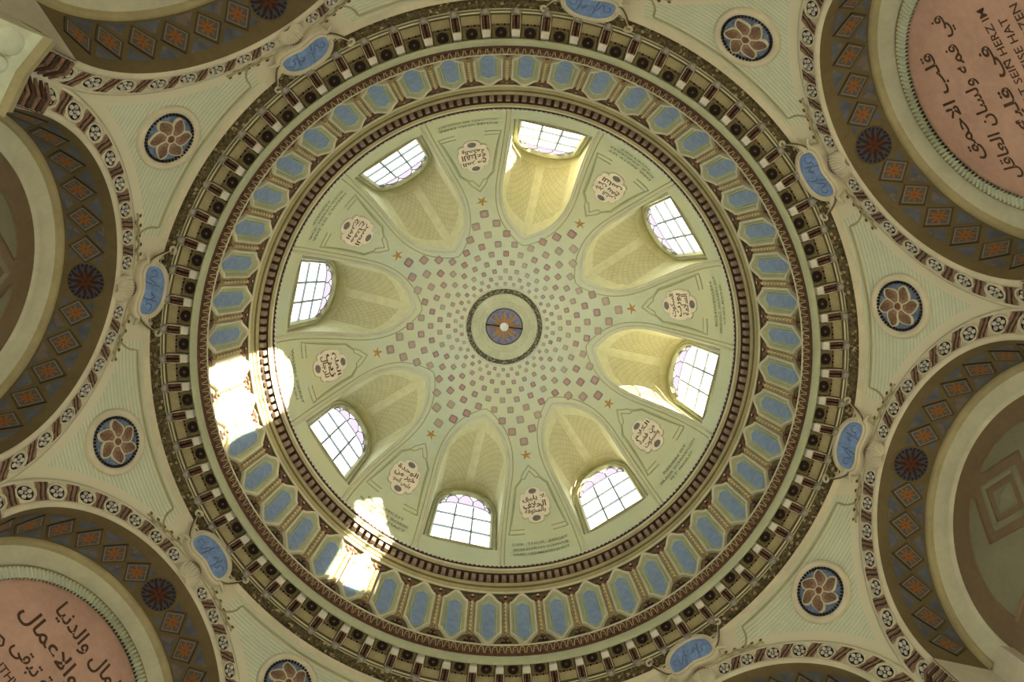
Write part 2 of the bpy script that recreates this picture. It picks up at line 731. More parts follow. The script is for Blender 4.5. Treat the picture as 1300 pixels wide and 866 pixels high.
WALLS = {}
for k in SIDE:
    M = F(k)
    b = MB()
    # piers and jambs of the arch, plain lower wall with a doorway
    for sg in (-1, 1):
        y0, y1 = sorted((sg * RI, sg * RO))
        b.box(A - .036, A + .02, y0, y1, FLOOR, ZC, HALL)
        b.grid(lambda u, v: (A + (A3 - A) * u, sg * RI, FLOOR + (ZC - FLOOR) * v), 2, 4, HALL)
        y0, y1 = sorted((sg * (RL - .02), sg * (RI + .02)))
        b.box(A2 + .02, A3 + .5, y0, y1, FLOOR, ZC, HALL)
        b.grid(lambda u, v: (A3 + .06, sg * (RI * (1 - u) + DOORW * u), FLOOR + 6.9 * v), 1, 3, HALL)
        b.grid(lambda u, v: (A3 + .06 + .4 * u, sg * DOORW, FLOOR + DOORH * v), 1, 3, HALL)
    b.grid(lambda u, v: (A3 + .06, -RI + 2 * RI * u, FLOOR + DOORH + (6.9 - DOORH) * v), 4, 2, HALL)
    b.grid(lambda u, v: (A3 + .06 + .4 * v, -DOORW + 2 * DOORW * u, FLOOR + DOORH), 1, 1, HALL)
    b.grid(lambda u, v: (A + .03 + (A3 + .5 - A) * v, (RI + .12) * sin(rad(-100 + 200 * u)), ZC + (RI + .12) * cos(rad(-100 + 200 * u))), 40, 2, HALL)
    b.grid(lambda u, v: (A3 + .5, (RI + .12) * u * sin(rad(-100 + 200 * v)), ZC + (RI + .12) * u * cos(rad(-100 + 200 * v))), 1, 40, HALL)
    for sg in (-1, 1):
        y0, y1 = sorted((sg * 1.3, sg * (RI + .3)))
        b.box(A3 + .07, A3 + .5, y0, y1, 4.0, ZC + .4, HALL)
    wl = WALLS[k] = put('wall_' + SIDE[k], b, None, M, WALL_LABEL[k], 'wall', None, 'structure')
    # archivolt band on the arch face
    b = MB()
    prof = [(RO + .01, .0), (RO + .01, .03), (RO - .035, .03), (RO - .045, .012), (RI + .075, .012), (RI + .065, .035), (RI + .01, .035), (RI - .005, .0)]
    b.grid(lambda u, v: (A - prof[round(v * 7)][1], prof[round(v * 7)][0] * sin(-pi / 2 + pi * u), ZC + prof[round(v * 7)][0] * cos(-pi / 2 + pi * u)), 72, 7, CREAM)
    put('archivolt', b, wl, M)
    # soffit, step and cove, lunette
    b = MB()
    b.grid(lambda u, v: on_soffit(-pi / 2 + pi * u, A + (A2 - A) * v), 72, 4, TAN)
    put('soffit', b, wl, M)
    b = MB()
    for cv, mm in (([(A2, RI), (A2, RI - .03), (A2 + .015, RI - .055), (A2 + .045, RI - .065), (A2 + .07, RI - .06), (A2 + .075, RI - .07)], OLIVEL),
                   ([(A2 + .075, RI - .07), (A2 + .09, RI - .10), (A2 + .12, RI - .17), (A2 + .145, RI - .24), (A3 - .01, RL + .012), (A3 + .03, RL)], COVE)):
        b.grid(lambda u, v: (cv[round(v * 5)][0], cv[round(v * 5)][1] * sin(-pi / 2 + pi * u), ZC + cv[round(v * 5)][1] * cos(-pi / 2 + pi * u)), 72, 5, mm)
    put('cove_moulding', b, wl, M)
    b = MB()
    b.grid(lambda u, v: (A3 + .03, RI * u * sin(-pi / 2 + pi * v), ZC + RI * u * cos(-pi / 2 + pi * v)), 3, 48, LUNB)
    b.grid(lambda u, v: (A3 + .03, -RI + 2 * RI * u, 5.2 + (ZC - 5.2) * v), 2, 2, LUNB)
    put('lunette', b, wl, M)
    # white rosettes and brown leaf blocks along the archivolt
    rr = (RI + RO) / 2 + .015
    angs = [9.5, 19.6, 30.4, 41.2, 52.3, 64.6, 77.2, 89.5]
    for sg in (-1, 1):
        for i, a in enumerate(angs):
            th = rad(a) * sg
            for which, t in (('rosette', th), ('leaf_block', rad((a + (angs[i + 1] if i < 7 else 0)) / 2) * sg)):
                if which == 'leaf_block' and i == 7: continue
                p = M @ Vector((A - .012, rr * sin(t), ZC + rr * cos(t)))
                if not in_view(p): continue
                nrm = M.to_3x3() @ Vector((-1, 0, 0))
                up = M.to_3x3() @ Vector((0, sin(t), cos(t)))
                mm = frame_on(p, nrm, up if which == 'leaf_block' else Vector((0, 0, 1)))
                if which == 'leaf_block': mm = mm @ Matrix.Diagonal((1.05 + .0016 * a, 1.05, 1, 1))
                else: mm = mm @ Matrix.Diagonal((1.0 + .0011 * a, 1.42, 1, 1))
                put(which, ROS if which == 'rosette' else LEAF, wl, mm)
    # soffit ornament: dark disc at the crown, then diamonds with triangles between
    if k not in (-1.5, 2.5):
        b = MB()
        n = 24
        vs = [on_soffit(0, 5.715, .016)] + [on_soffit(.235 / RI * cos(2 * pi * i / n), 5.715 + .235 * sin(2 * pi * i / n), .016) for i in range(n)]
        b.add(vs, [(0, 1 + i, 1 + (i + 1) % n) for i in range(n)], SROS, True, [(.5, .5)] + [(.5 + .5 * cos(2 * pi * i / n), .5 + .5 * sin(2 * pi * i / n)) for i in range(n)])
        b.tube([Vector(on_soffit(.25 / RI * cos(2 * pi * i / 32), 5.715 + .25 * sin(2 * pi * i / 32), .006)) for i in range(32)], .013, TAN, 5, True)
        put('star_disc', b, wl, M)
        cs = [13.3, 26.1, 39.2, 52.4, 65.8, 79.0]
        c0, hw = 5.755, .235
        for sg in (-1, 1):
            for i, c in enumerate(cs):
                if not in_view(M @ Vector(on_soffit(rad(c) * sg, c0))): continue
                h = rad(6.0)
                t = rad(c) * sg
                put('soffit_tile', soffit_quad([(t - h, c0), (t, c0 - hw), (t + h, c0), (t, c0 + hw)], 5, TILE), wl, M)
            ed = [6.5] + cs
            for i in range(len(ed) - 1):
                m_ = (ed[i] + ed[i + 1]) / 2 if i else 9.6
                g = 5.0 if i else 2.2
                if not in_view(M @ Vector(on_soffit(rad(m_) * sg, c0))): continue
                for q in (-1, 1):
                    d0 = hw + .01 if i else .2
                    put('soffit_triangle', soffit_tri([(rad(m_ - g) * sg, c0 + q * d0), (rad(m_ + g) * sg, c0 + q * d0), (rad(m_) * sg, c0 + q * (.075 if i else .1))], TRI), wl, M)

# lunettes with raised grey panels and diamond strapwork
for k in (-3.5, .5):
    M = F(k)
    wl = WALLS[k]
    x = A3 + .03
    W = M @ Matrix(((0, 0, -1, x), (-1, 0, 0, 0), (0, 1, 0, ZC), (0, 0, 0, 1)))      # local x = reading right, y = up, z = into the room
    W = W @ Matrix.Scale(1.08, 4, (1, 0, 0)) @ Matrix.Scale(1.08, 4, (0, 1, 0))
    zd = .68
    for sg in (-1, 1):
        # side field: arc outside, strap gap inside, notch around the diamond
        out = [(1.17 * sin(a), 1.17 * cos(a)) for a in [rad(7) + (rad(88) - rad(7)) * i / 16 for i in range(17)]]
        inn = [(.07, .0), (.07, zd - .5), (.30, zd - .26), (.56, zd), (.30, zd + .27), (.14, 1.10)]
        pts = [(sg * px, py) for px, py in out + inn]
        if sg < 0: pts.reverse()
        cxm, cym = sum(p[0] for p in pts) / len(pts), sum(p[1] for p in pts) / len(pts)
        ins = [(p[0] + (cxm - p[0]) * .07, p[1] + (cym - p[1]) * .07) for p in pts]
        b = MB()
        b.ring(pts, ins, [(0, 0), (.25, .03), (.75, .03), (1, .012)], LUNB, smooth=False)
        b.prism(ins, .0, .012, LUNG)
        put('lunette_panel', b, wl, W)
    d = lambda s, y=0: [(0, zd - s), (s, zd), (0, zd + s), (-s, zd)]
    b = MB()
    b.ring(d(.40), d(.30), [(0, 0), (.3, .035), (.7, .035), (1, .01)], LUNG, smooth=False)
    b.ring(d(.19), d(.001), [(0, .0), (.12, .025), (.3, .025), (1, .06)], LUNG, smooth=False)
    put('diamond_strapwork', b, wl, W)

# ------------------------------------------------------------------ pink inscription discs in the other lunettes
TONDO = {
    -.5: ('round pink Arabic inscription disc in the arch at the upper right corner',
          [('قلب الاحمق', .76, .30, 1.35), ('في فمه ولسان العاقل', .33, .30, 1.95), ('في قلبه', -.08, .28, .95)],
          [('DER NARR HAT SEIN HERZ IM', -.33, .105), ('MVNDE DER WEISE HAT', -.52, .105), ('SEINEN MVND IM HERZEN', -.71, .105)]),
    3.5: ('round pink inscription disc with a small hexagon mark, in the lower left arch',
          [('المال والدنيا', .76, .32, 1.25), ('يزول والاعمال', .33, .32, 1.7), ('الصالحة تبقى', -.03, .27, 1.2)],
          [('REICHTHVM VND DIE WELT', -.30, .105), ('VERGEHEN GVTE HANDLVNGEN', -.48, .105), ('BLEIBEN EWIG', -.66, .105)])}
for k, (lab, ar, de) in TONDO.items():
    M = F(k)
    W = M @ Matrix(((0, 0, -1, A3 + .028), (-1, 0, 0, 0), (0, 1, 0, ZC), (0, 0, 0, 1)))
    b = MB()
    n = 64
    b.add([(1.41 * cos(2 * pi * i / n), 1.41 * sin(2 * pi * i / n), .02) for i in range(n)], [list(range(n))], PINK)
    root = put('inscription_disc', b, None, W, lab, 'inscription')
    b = MB()
    n = 168
    vs, fs = [], []
    for i in range(n):
        for q, (da, dz) in enumerate(((.0, .0), (.22, .022), (.5, .03), (.78, .022))):
            a = 2 * pi * (i + da) / n
            vs += [(1.385 * cos(a), 1.385 * sin(a), .02 + dz * 2.2), (1.53 * cos(a), 1.53 * sin(a), .012 + dz * 2.4)]
    L = len(vs) // 2
    fs = [(2 * i, 2 * i + 1, (2 * i + 3) % len(vs), (2 * i + 2) % len(vs)) for i in range(L)]
    b.add(vs, fs, GREENW, True)
    o = [(cos(2 * pi * i / 96), sin(2 * pi * i / 96)) for i in range(96)]
    b.ring([(p * 1.565, q * 1.565) for p, q in o], [(p * 1.525, q * 1.525) for p, q in o], [(0, 0), (0, .06), (1, .06), (1, .0)], OLIVEL)
    put('fluted_rim', b, root, W)
    for t, y, h, wd in ar:
        vs, fs = text_geo(arabic(t), h, wd, .016)
        for vs, fs in words_of(vs, fs, .06):
            b = MB()
            b.add([(p * 1.05, q + y + .13 - .05 * p, .0245) for p, q in vs], fs, LETTER)
            put('inscription_word', b, root, W)
    for t, y, h in de:
        vs, fs = text_geo(t, h, None, .012)
        kx = min(1.0, (2.4 * math.sqrt(1 - (y / 1.35) ** 2)) / (max(p for p, q in vs) * 2))
        for vs, fs in words_of(vs, fs, .02):
            b = MB()
            b.add([(p * kx - (.10 if k < 0 else 0), q + y + (.2 if k < 0 else .12), .0245) for p, q in vs], fs, LETTER)
            put('inscription_word', b, root, W)
    if k > 0:
        b = MB()
        o = [(cos(pi / 3 * i + .2), sin(pi / 3 * i + .2)) for i in range(6)]
        b.ring([(-.76 + .085 * p, -.02 + .085 * q) for p, q in o], [(-.76 + .06 * p, -.02 + .06 * q) for p, q in o], [(0, .02), (0, .026), (1, .026), (1, .02)], LETTER, smooth=False)
        b.disc((-.76, -.02, .0255), .022, LETTER, 8)
        put('hexagon_mark', b, root, W)

# ------------------------------------------------------------------ pendentives (the ceiling between the arches)
PEND_NAME = {-3: 'upper left', -4: 'left, below the panelled arch', -1: 'upper right, beside the pink disc arch', 0: 'right, between pink disc and grey lunette',
             1: 'lower right', 3: 'bottom edge, left of centre', -2: 'top edge', 2: 'bottom edge, right of centre'}
PENDS = {}


def pend_low(f):
    f = abs(f)
    return A / cos(pi / 8 - f)


for k in PEND_NAME:
    M = F(k)
    b = MB()
    NU, NV = 72, 34

    def pt(u, v):
        f = (u - .5) * R45
        r0 = pend_low(f)
        t0, t1 = math.asin(min(r0 / RS, 1)), math.asin(RING / RS)
        t = t0 + (t1 - t0) * v
        r = RS * sin(t)
        return Vector((r * cos(f), r * sin(f), ZC + RS * cos(t)))

    def puv(u, v):
        p = pt(u, v)
        f = (u - .5) * R45
        # distance to the arch circle planes and to the upper ring decides the plain border
        d = 9.0
        for sg in (-1, 1):
            q = Vector((cos(sg * pi / 8), sin(sg * pi / 8), 0))
            pl = p.dot(q)                                  # distance along the arch normal; the plane is at A
            d = min(d, math.asin(min(1, A / RS)) - math.asin(max(-1, min(1, pl / RS))))
        db = RS * d
        dr = RS * (math.asin(min(1, math.hypot(p.x, p.y) / RS)) - math.asin(RING / RS))
        m = min(db - .17, dr - .11)
        notch = 1e9
        for sg in (-1, 1):
            c = Vector((RING * cos(sg * pi / 8), RING * sin(sg * pi / 8), pend_z(RING)))
            notch = min(notch, (p - c).length - .78)
        m = min(m, notch)
        return (.5 + m * 8, p.z)
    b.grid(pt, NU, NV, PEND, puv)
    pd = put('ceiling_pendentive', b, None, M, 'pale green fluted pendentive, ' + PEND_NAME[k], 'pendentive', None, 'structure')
    PENDS[k] = pd
    # raised border line of the inset field along the cornice, ending in concave quarter rounds by the cartouches
    b = MB()
    rl = 5.262
    sph = lambda r, f, e=.0: Vector((r * cos(f) * (1 - e / RS), r * sin(f) * (1 - e / RS), ZC + math.sqrt(RS * RS - r * r) - e))
    fe = pi / 8 - .17
    path = [sph(rl, -fe + 2 * fe * i / 40) for i in range(41)]
    tail = []
    for i in range(9):
        a = pi / 2 * i / 8
        tail.append(sph(rl + .02 + .10 * sin(a), fe + .004 + .055 * (1 - cos(a))))
    pre = [Vector((p.x, -p.y, p.z)) for p in reversed(tail)]
    b.tube(pre + path + tail, .017, OLIVEL, 5)
    put('border_moulding', b, pd, M)
    b = MB()
    b.box(5.80, 6.5, -.36, .36, FLOOR, 7.62, HALL)
    put('corner_pier', b, pd, M)
    # brown carved block between the two arch ends
    rc = A / cos(pi / 8)
    b = MB()
    pts = [Vector((rc - .03, 0, 7.30))]
    for sg in (-1, 1):
        pts += [Vector((A * cos(pi / 8) + sg * 0 + RI * sin(pi / 8) - .03, sg * (A * sin(pi / 8) - RI * cos(pi / 8)), z)) for z in (6.78, 7.26)]
    b.add([pts[0], pts[1], pts[2], pts[3], pts[4], Vector((rc - .03, 0, 6.78))], [(0, 2, 1, 5), (0, 5, 3, 4)], BROWN, False)
    if in_view(M @ pts[0]):
        for sg in (-1, 1):
            for i in range(6):
                t = i / 5
                q0 = Vector((rc - .05, sg * .03, 7.22 - .42 * t))
                q1 = Vector((pts[1].x - .03, sg * (abs(pts[1].y) - .03), 7.18 - .36 * t))
                b.tube([q0, (q0 + q1) / 2 + Vector((-.03, 0, .05)), q1], .022, DKBROWN if i % 2 else BROWN, 5)
    put('carved_block', b, pd, M)

# ------------------------------------------------------------------ capital under the corner block, upper left
M = F(-3)
b = MB()
rc = A / cos(pi / 8)
pl = lambda o, z: [(5.655 - o, -.33 - o * .6, z), (5.70 - o, 0, z), (5.655 - o, .33 + o * .6, z), (rc + .02, .40, z), (rc + .02, -.40, z)]


def slab(levels):
    b = MB()
    for (o0, z0, m0), (o1, z1, m1) in zip(levels, levels[1:]):
        b.add(pl(o0, z0) + pl(o1, z1), [[i, (i + 1) % 5, 5 + (i + 1) % 5, 5 + i] for i in range(5)], m0)
    n = len(levels)
    b.add(pl(levels[0][0], levels[0][1]), [[4, 3, 2, 1, 0]], levels[0][2])
    return b


root = put('pilaster_capital', slab([(.02, 5.2, COVE), (.03, 5.75, COVE), (.06, 5.95, COVE), (.045, 6.05, COVE), (.10, 6.45, GREENW), (.13, 6.56, GREENW)]), None, M, 'cream scalloped capital with a ball boss in the upper left corner', 'capital')
put('abacus', slab([(.15, 6.56, OLIVEL), (.17, 6.63, OLIVE), (.11, 6.70, OLIVEL), (.09, 6.80, OLIVE), (.03, 6.84, OLIVE), (.0, 6.9, OLIVE)]), root, M)
for yy in (-.22, .22):
    b = MB()
    b.ball((5.60, yy, 6.34), (.06, .14, .19), GREENW, 14, 8)
    put('scallop', b, root, M)
b = MB()
b.ball((5.57, 0, 6.33), (.075, .085, .085), GREENW, 14, 9)
b.ring([(0, 0)] * 3, [(0, 0)] * 3, [(0, 0)], CREAM) if False else None
put('boss', b, root, M)

# ------------------------------------------------------------------ flower medallions on the pendentives
MED = {-3: 'upper left pendentive', -4: 'left pendentive below the brown panelled arch', -1: 'top right pendentive beside the pink disc arch',
       0: 'right-hand pendentive, between two arches at mid height', 1: 'lower right pendentive', 3: 'bottom pendentive, cut off by the photo edge'}


def petal_geo():
    rim, leaf = MB(), MB()
    n = 14
    out = []
    for i in range(n + 1):                                    # pinwheel petal outline, tip bent sideways
        t = i / n
        out.append((.055 + .235 * sin(pi * t) ** .8 * (1 if t < 2 else 1), 0))
    L, Rr = [], []
    for i in range(8):
        t = i / 7
        r = .05 + .245 * t
        wv = .105 * (math.sin(pi * min(.06 + .90 * t ** 1.25, 1)) ** .8) + .012 * (1 - t)
        bend = .085 * t * t
        L.append((r, bend - wv))
        Rr.append((r, bend + wv))
    pts = L + Rr[::-1]
    cen = [(p[0] * .86 + .18 * .14, p[1] * .80 + .03 * .2) for p in pts]
    rim.ring(pts, cen, [(0, .0), (.3, .03), (.8, .034), (1, .02)], CREAM)
    rim.ring(cen, [((p[0] + .17) / 2, (p[1] + .02) / 2) for p in cen], [(0, .02), (1, .032)], PETB)
    cc = [((p[0] + .17) / 2, (p[1] + .02) / 2) for p in cen]
    rim.prism(cc, .0, .032, PETB, PETC)
    return rim.mesh('petal')


PETAL = petal_geo()
o48 = [(cos(2 * pi * i / 48), sin(2 * pi * i / 48)) for i in range(48)]
sc = lambda r: [(r * p, r * q) for p, q in o48]
b = MB(); b.ring(sc(.455), sc(.35), [(0, -.03), (.03, .02), (.2, .04), (.75, .04), (1, .0)], CREAM); RIMG = b.mesh('rim')
b = MB(); b.disc((0, 0, .0), .36, MEDB, 48); FIELD = b.mesh('field')
b = MB()
for i in range(44):
    a0, a1 = 2 * pi * i / 44, 2 * pi * (i + .62) / 44
    b.add([(r * cos(a), r * sin(a), z) for z in (.0, .018) for r, a in ((.315, a0), (.35, a0), (.35, a1), (.315, a1))], [(4, 5, 6, 7), (0, 1, 5, 4), (1, 2, 6, 5), (2, 3, 7, 6), (3, 0, 4, 7)], BLACK)
BEADS = b.mesh('dark_edging')
b = MB(); b.ball((0, 0, .02), (.052, .052, .045), REDBR, 12, 5, True); b.ring([(p * .062, q * .062) for p, q in o48[::4]], [(p * .046, q * .046) for p, q in o48[::4]], [(0, .0), (.5, .04), (1, .02)], CREAM); BOSS = b.mesh('boss')
for k, where in MED.items():
    p = F(k) @ Vector((5.455, 0, pend_z(5.455)))
    c = Vector((0, 0, ZC))
    nrm = (c - p).normalized()
    W = frame_on(p + nrm * .03, nrm, Vector((0, 0, 1)))
    root = put('flower_medallion', FIELD, None, W, 'blue six-petalled flower medallion, ' + where, 'medallion', 'flower medallions on the pendentives')
    put('rim', RIMG, root, W)
    e = put('edging', BEADS, root, W)
    e['kind'] = 'stuff'
    for i in range(6):
        put('petal', PETAL, root, W @ Matrix.Rotation(i * pi / 3 + .3 + .17 * k, 4, 'Z') @ Matrix.Translation((0, 0, .006)))
    put('boss', BOSS, root, W)

# ------------------------------------------------------------------ blue cartouches over the arch crowns
CART = {-3.5: 'left, over the brown panelled arch', -2.5: 'upper left, over the arch at the top corner', -1.5: 'cut off by the top edge', -.5: 'upper right, over the pink disc arch',
        .5: 'right, over the grey panelled arch', 1.5: 'at the bottom edge right of centre', 3.5: 'lower left, over the pink disc arch'}


def bean(s, g):
    """rounded oblong, slightly bent; g grows it outwards"""
    pts = []
    n = 44
    for i in range(n):
        a = 2 * pi * i / n
        x = (.345 + g) * (abs(cos(a)) ** .72) * (1 if cos(a) > 0 else -1)
        y = (.172 + g) * (abs(sin(a)) ** .68) * (1 if sin(a) > 0 else -1)
        y += -.055 * (x / .345) ** 2 + .02
        if sin(a) < 0: y += .03 * math.exp(-(x / .13) ** 2)
        pts.append((x, y))
    return pts


b = MB(); b.prism(bean(0, .006), -.02, .010, BLUEF); CFIELD = b.mesh('blue_field')
b = MB()
b.ring(bean(0, .075), bean(0, .035), [(0, -.10), (0, .012), (.3, .03), (1, .02)], CREAM)
b.ring(bean(0, .035), bean(0, .028), [(0, .02), (.5, .012), (1, .02)], OLIVEL)
b.ring(bean(0, .028), bean(0, -.004), [(0, .02), (.25, .05), (.6, .05), (1, .0)], CREAM)
CFRAME = b.mesh('frame')
b = MB()
for sg in (-1, 1):                                            # faint arabesque
    b.tube([(sg * (.05 + .15 * t), .06 * sin(6 * t), .012) for t in [i / 10 for i in range(11)]], .0065, BLUEL, 4)
    b.tube([(sg * .24 + .05 * cos(a), -.01 + .05 * sin(a), .012) for a in [i * .6 for i in range(8)]], .006, BLUEL, 4)
    b.tube([(sg * .11 + .01 * t, -.12 + .045 * t, .012) for t in range(6)], .006, BLUEL, 4)
CARA = b.mesh('arabesque')


def scroll_geo(sg):
    b = MB()
    # wing that leaves the end of the frame, runs up along the cornice and curls; a second volute below
    def wing(u, v):
        # ribbon from the frame's end, rising along the cornice; v across, u along
        cxx, cyy = .35 + .26 * u, -.05 + .25 * u ** 1.6 - .03 * sin(pi * u)
        wdt = .10 * (1 - .55 * u) * (.5 + .5 * sin(pi * min(1, u + .35)))
        nx, ny = -.5 - .3 * u, .8
        o = (2 * v - 1) * wdt
        return (sg * (cxx + nx * o * -1 * .5), cyy + ny * o, .01 + .035 * cos(pi * (v - .5)) + .014 * cos(4 * pi * (v - .5)))
    b.grid(wing, 10, 12, CREAM)
    b.tube([(sg * (.605 - (.07 - .0065 * i) * cos(.75 * i + .5)), .205 + (.065 - .006 * i) * sin(.75 * i + .5), .02) for i in range(9)], .026, CREAM, 6, taper=lambda t: 1 - .5 * t)
    b.tube([(sg * (.38 + .20 * t), -.115 + .24 * t ** 1.7, .02) for t in [i / 8 for i in range(9)]], .012, OLIVE, 5)
    b.tube([(sg * (.40 + .11 * t), -.13 + .02 * t - .07 * t * t, .0) for t in [i / 6 for i in range(7)]], .030, CREAM, 6, taper=lambda t: 1 - .6 * t)
    for i in range(5):
        b.ball((sg * (.43 + .045 * i), .03 + .055 * i, .02), (.032, .014, .014), OLIVEL if i % 2 else BROWN, 6, 3)
    return b.mesh('scroll')


SCROLL = {s: scroll_geo(s) for s in (-1, 1)}
b = MB()                                                      # ribbed shell on the keystone, its hinge towards the cartouche
b.grid(lambda u, v: ((.185 * math.sqrt(max(0, 1 - (1.9 * v - .95) ** 2)) + .004) * (2 * u - 1), .19 - .38 * v, .01 + .10 * math.sqrt(max(0, 1 - (2 * u - 1) ** 2)) * (math.sqrt(max(0, 1 - (1.9 * v - .95) ** 2))) + .010 * cos(2 * pi * 4.5 * (2 * u - 1))), 54, 12, CREAM)
SHELL = b.mesh('shell')
b = MB()
b.grid(lambda u, v: (.13 * (2 * u - 1), -.03 + .06 * v + .03 * (1 - (2 * u - 1) ** 2), .10 + .02 * sin(pi * v) - .05 * (2 * u - 1) ** 2), 8, 3, BROWN)
SHBAND = b.mesh('shell_band')  # brown curved band across the shell
b = MB()
for sg in (-1, 1):                                            # trailing leaf sprigs along the archivolt (x = out of the wall)
    wv = [(sg * rad(9.5 + 17 * i / 20), RO + .055 + .022 * sin(i * 1.1)) for i in range(21)]
    b.tube([(A - .045, r_ * sin(t), ZC + r_ * cos(t)) for t, r_ in wv], .014, OLIVEL, 5)
    for i in range(2, 20, 2):
        t, r_ = wv[i]
        r_ += .03 * (1 if i % 4 else -1)
        b.ball((A - .05, r_ * sin(t + sg * .012), ZC + r_ * cos(t)), (.02, .030, .016), OLIVE if i % 4 else OLIVEL, 6, 4)
SPRIG = b.mesh('leaf_sprig')
for k, where in CART.items():
    p = F(k) @ Vector((5.215, 0, 9.76))
    inward = (Vector((0, 0, ZC)) - p).normalized()
    W = frame_on(p + inward * .08, inward, Vector((0, 0, 1)))
    root = put('keystone_cartouche', CFRAME, None, W, 'blue cartouche in cream scrolls, ' + where, 'cartouche', 'blue cartouches over the arches')
    put('blue_field', CFIELD, root, W)
    put('arabesque', CARA, root, W)
    for s in (-1, 1): put('scroll', SCROLL[s], root, W)
    Ws = F(k) @ Matrix(((0, 0, -1, A - .03), (-1, 0, 0, 0), (0, 1, 0, 9.32), (0, 0, 0, 1)))
    put('shell', SHELL, root, Ws)
    put('shell_band', SHBAND, root, Ws @ Matrix.Translation((0, .11, -.01)))
    sp = put('leaf_sprig', SPRIG, root, F(k))
    sp['kind'] = 'stuff'

# ------------------------------------------------------------------ lower cornice (modillion cornice)
b = MB()
b.lathe([(5.30, 9.72), (5.19, 9.84), (5.155, 9.855)], CREAM)
b.lathe([(5.155, 9.855), (5.165, 9.87), (5.07, 10.00), (5.062, 9.985)], FRIEZE)
b.lathe([(5.075, 9.99), (5.062, 9.965), (5.050, 9.975)], TORUS)
b.lathe([(5.050, 9.975), (5.045, 10.0), (5.038, 9.995)], OLIVE)
b.lathe([(5.038, 9.995), (5.026, 9.975), (5.012, 9.99)], CREAM)
b.lathe([(5.012, 9.99), (5.008, 10.01), (5.008, 10.20)], OLIVE)
b.lathe([(5.40, 9.60), (5.45, 10.60), (4.76, 10.60)], HALL, 96)
b.lathe([(5.02, 10.16), (4.66, 10.16)], OLIVE)
b.lathe([(4.70, 10.17), (4.70, 10.10), (4.685, 10.06), (4.665, 10.065), (4.65, 10.09), (4.638, 10.13), (4.636, 10.18), (4.645, 10.23), (4.66, 10.26)], TORUS)
b.lathe([(4.66, 10.25), (4.645, 10.30), (4.615, 10.38), (4.605, 10.44), (4.60, 10.46)], EGGB)
b.lathe([(4.605, 10.455), (4.595, 10.465), (4.595, 10.50), (4.61, 10.52), (4.80, 10.53)], CREAM)
tr1 = put('trim_1', b, None, F(0), 'wide ring cornice with coffers and brackets between arches and drum', 'cornice', None, 'structure')
b = MB()                                                      # leaf and egg moulding, too fine to take apart
n = 264
for i in range(n):
    a = 2 * pi * i / n
    hw = .40 * 2 * pi / n
    pa = []
    for t in range(7):
        q = t / 6
        aa = a + hw * (2 * q - 1)
        hgt = 10.29 + .125 * (1 - (2 * q - 1) ** 4)
        r = 4.637 - (hgt - 10.28) * .26
        pa.append(((r - .012) * cos(aa), (r - .012) * sin(aa), hgt))
    b.tube(pa, .009, LINE if i % 2 else OLIVEL, 4)
    am = a
    b.ball((4.606 * cos(am), 4.606 * sin(am), 10.34), (.022, .022, .035), REDBR, 5, 3)
sm = put('egg_moulding', b, tr1, F(0))
sm['kind'] = 'stuff'

b = MB()                                                      # bracket: local x = radius, angle about 0
hw = .067
b.box(4.79, 5.0, -hw, hw, 10.005, 10.16, CREAM)
b.box(4.80, 4.985, -hw + .012, hw - .012, 9.998, 10.006, DKBROWN)
for q in (-1, 1):
    b.tube([(4.80 + .18 * i / 6, q * .028, 9.998 + .006 * sin(i)) for i in range(7)], .010, REDBR, 4)
b.tube([(4.80 + .18 * i / 6, .0, 9.995) for i in range(7)], .012, BLACK, 4)
MOD = b.mesh('modillion')
b = MB(); b.box(4.712, 4.79, -.058, .058, 10.02, 10.15, WHITE, .004); b.tube([(4.72, -.058, 10.035), (4.72, .058, 10.035)], .014, WHITE, 6); SCR = b.mesh('front_scroll')
b = MB()
for y, z, r in ((0, 9.945, .052), (-.042, 9.97, .036), (.042, 9.97, .036)): b.ball((5.02, y, z), (r, r, r * .9), STONEG, 8, 5)
b.box(4.985, 5.05, -.05, .05, 9.96, 10.03, STONEG)
KNOB = b.mesh('knob')
b = MB()                                                      # coffer between two brackets
cw = .135
b.box(4.70, 4.985, -cw, cw, 10.115, 10.16, OLIVE)
b.grid(lambda u, v: (4.905 + .10 * u, (2 * v - 1) * cw, 10.112 - .07 * u ** 2), 4, 2, SLOPE)
sq = lambda s: [(4.785 + s * .75, -s), (4.785 + s * .75, s), (4.785 - s * .75, s), (4.785 - s * .75, -s)]
b.ring(sq(.12), sq(.095), [(0, 10.116), (0, 10.10), (1, 10.10), (1, 10.116)], COFF, smooth=False)
for i in range(5): b.box(4.883, 4.905, -.11 + .05 * i, -.082 + .05 * i, 10.095, 10.116, BLACK if i % 2 else REDBR)
b.box(4.692, 4.708, -cw, cw, 10.10, 10.16, REDBR)
COF = b.mesh('coffer')
b = MB()
b.ring([(4.785 + .080 * p, .084 * q) for p, q in o48[::3]], [(4.785 + .058 * p, .062 * q) for p, q in o48[::3]], [(0, 10.116), (.3, 10.09), (1, 10.10)], BLACK)
b.add([(4.785 + .065 * p, .068 * q, 10.106) for p, q in o48[::3]], [list(range(16))], BLACK)
b.ball((4.785, 0, 10.10), (.020, .020, .02), REDBR, 6, 4)
CROS = b.mesh('coffer_rosette')
for i in range(72):
    k = (i + .25) / 9
    M = F(k)
    if in_view(M @ Vector((4.9, 0, 10)), 60):
        md = put('modillion', MOD, tr1, M)
        put('front_scroll', SCR, md, M)
        put('knob', KNOB, md, M)
    M = F((i + .75) / 9)
    if in_view(M @ Vector((4.9, 0, 10)), 60):
        cf = put('coffer', COF, tr1, M)
        put('coffer_rosette', CROS, cf, M)

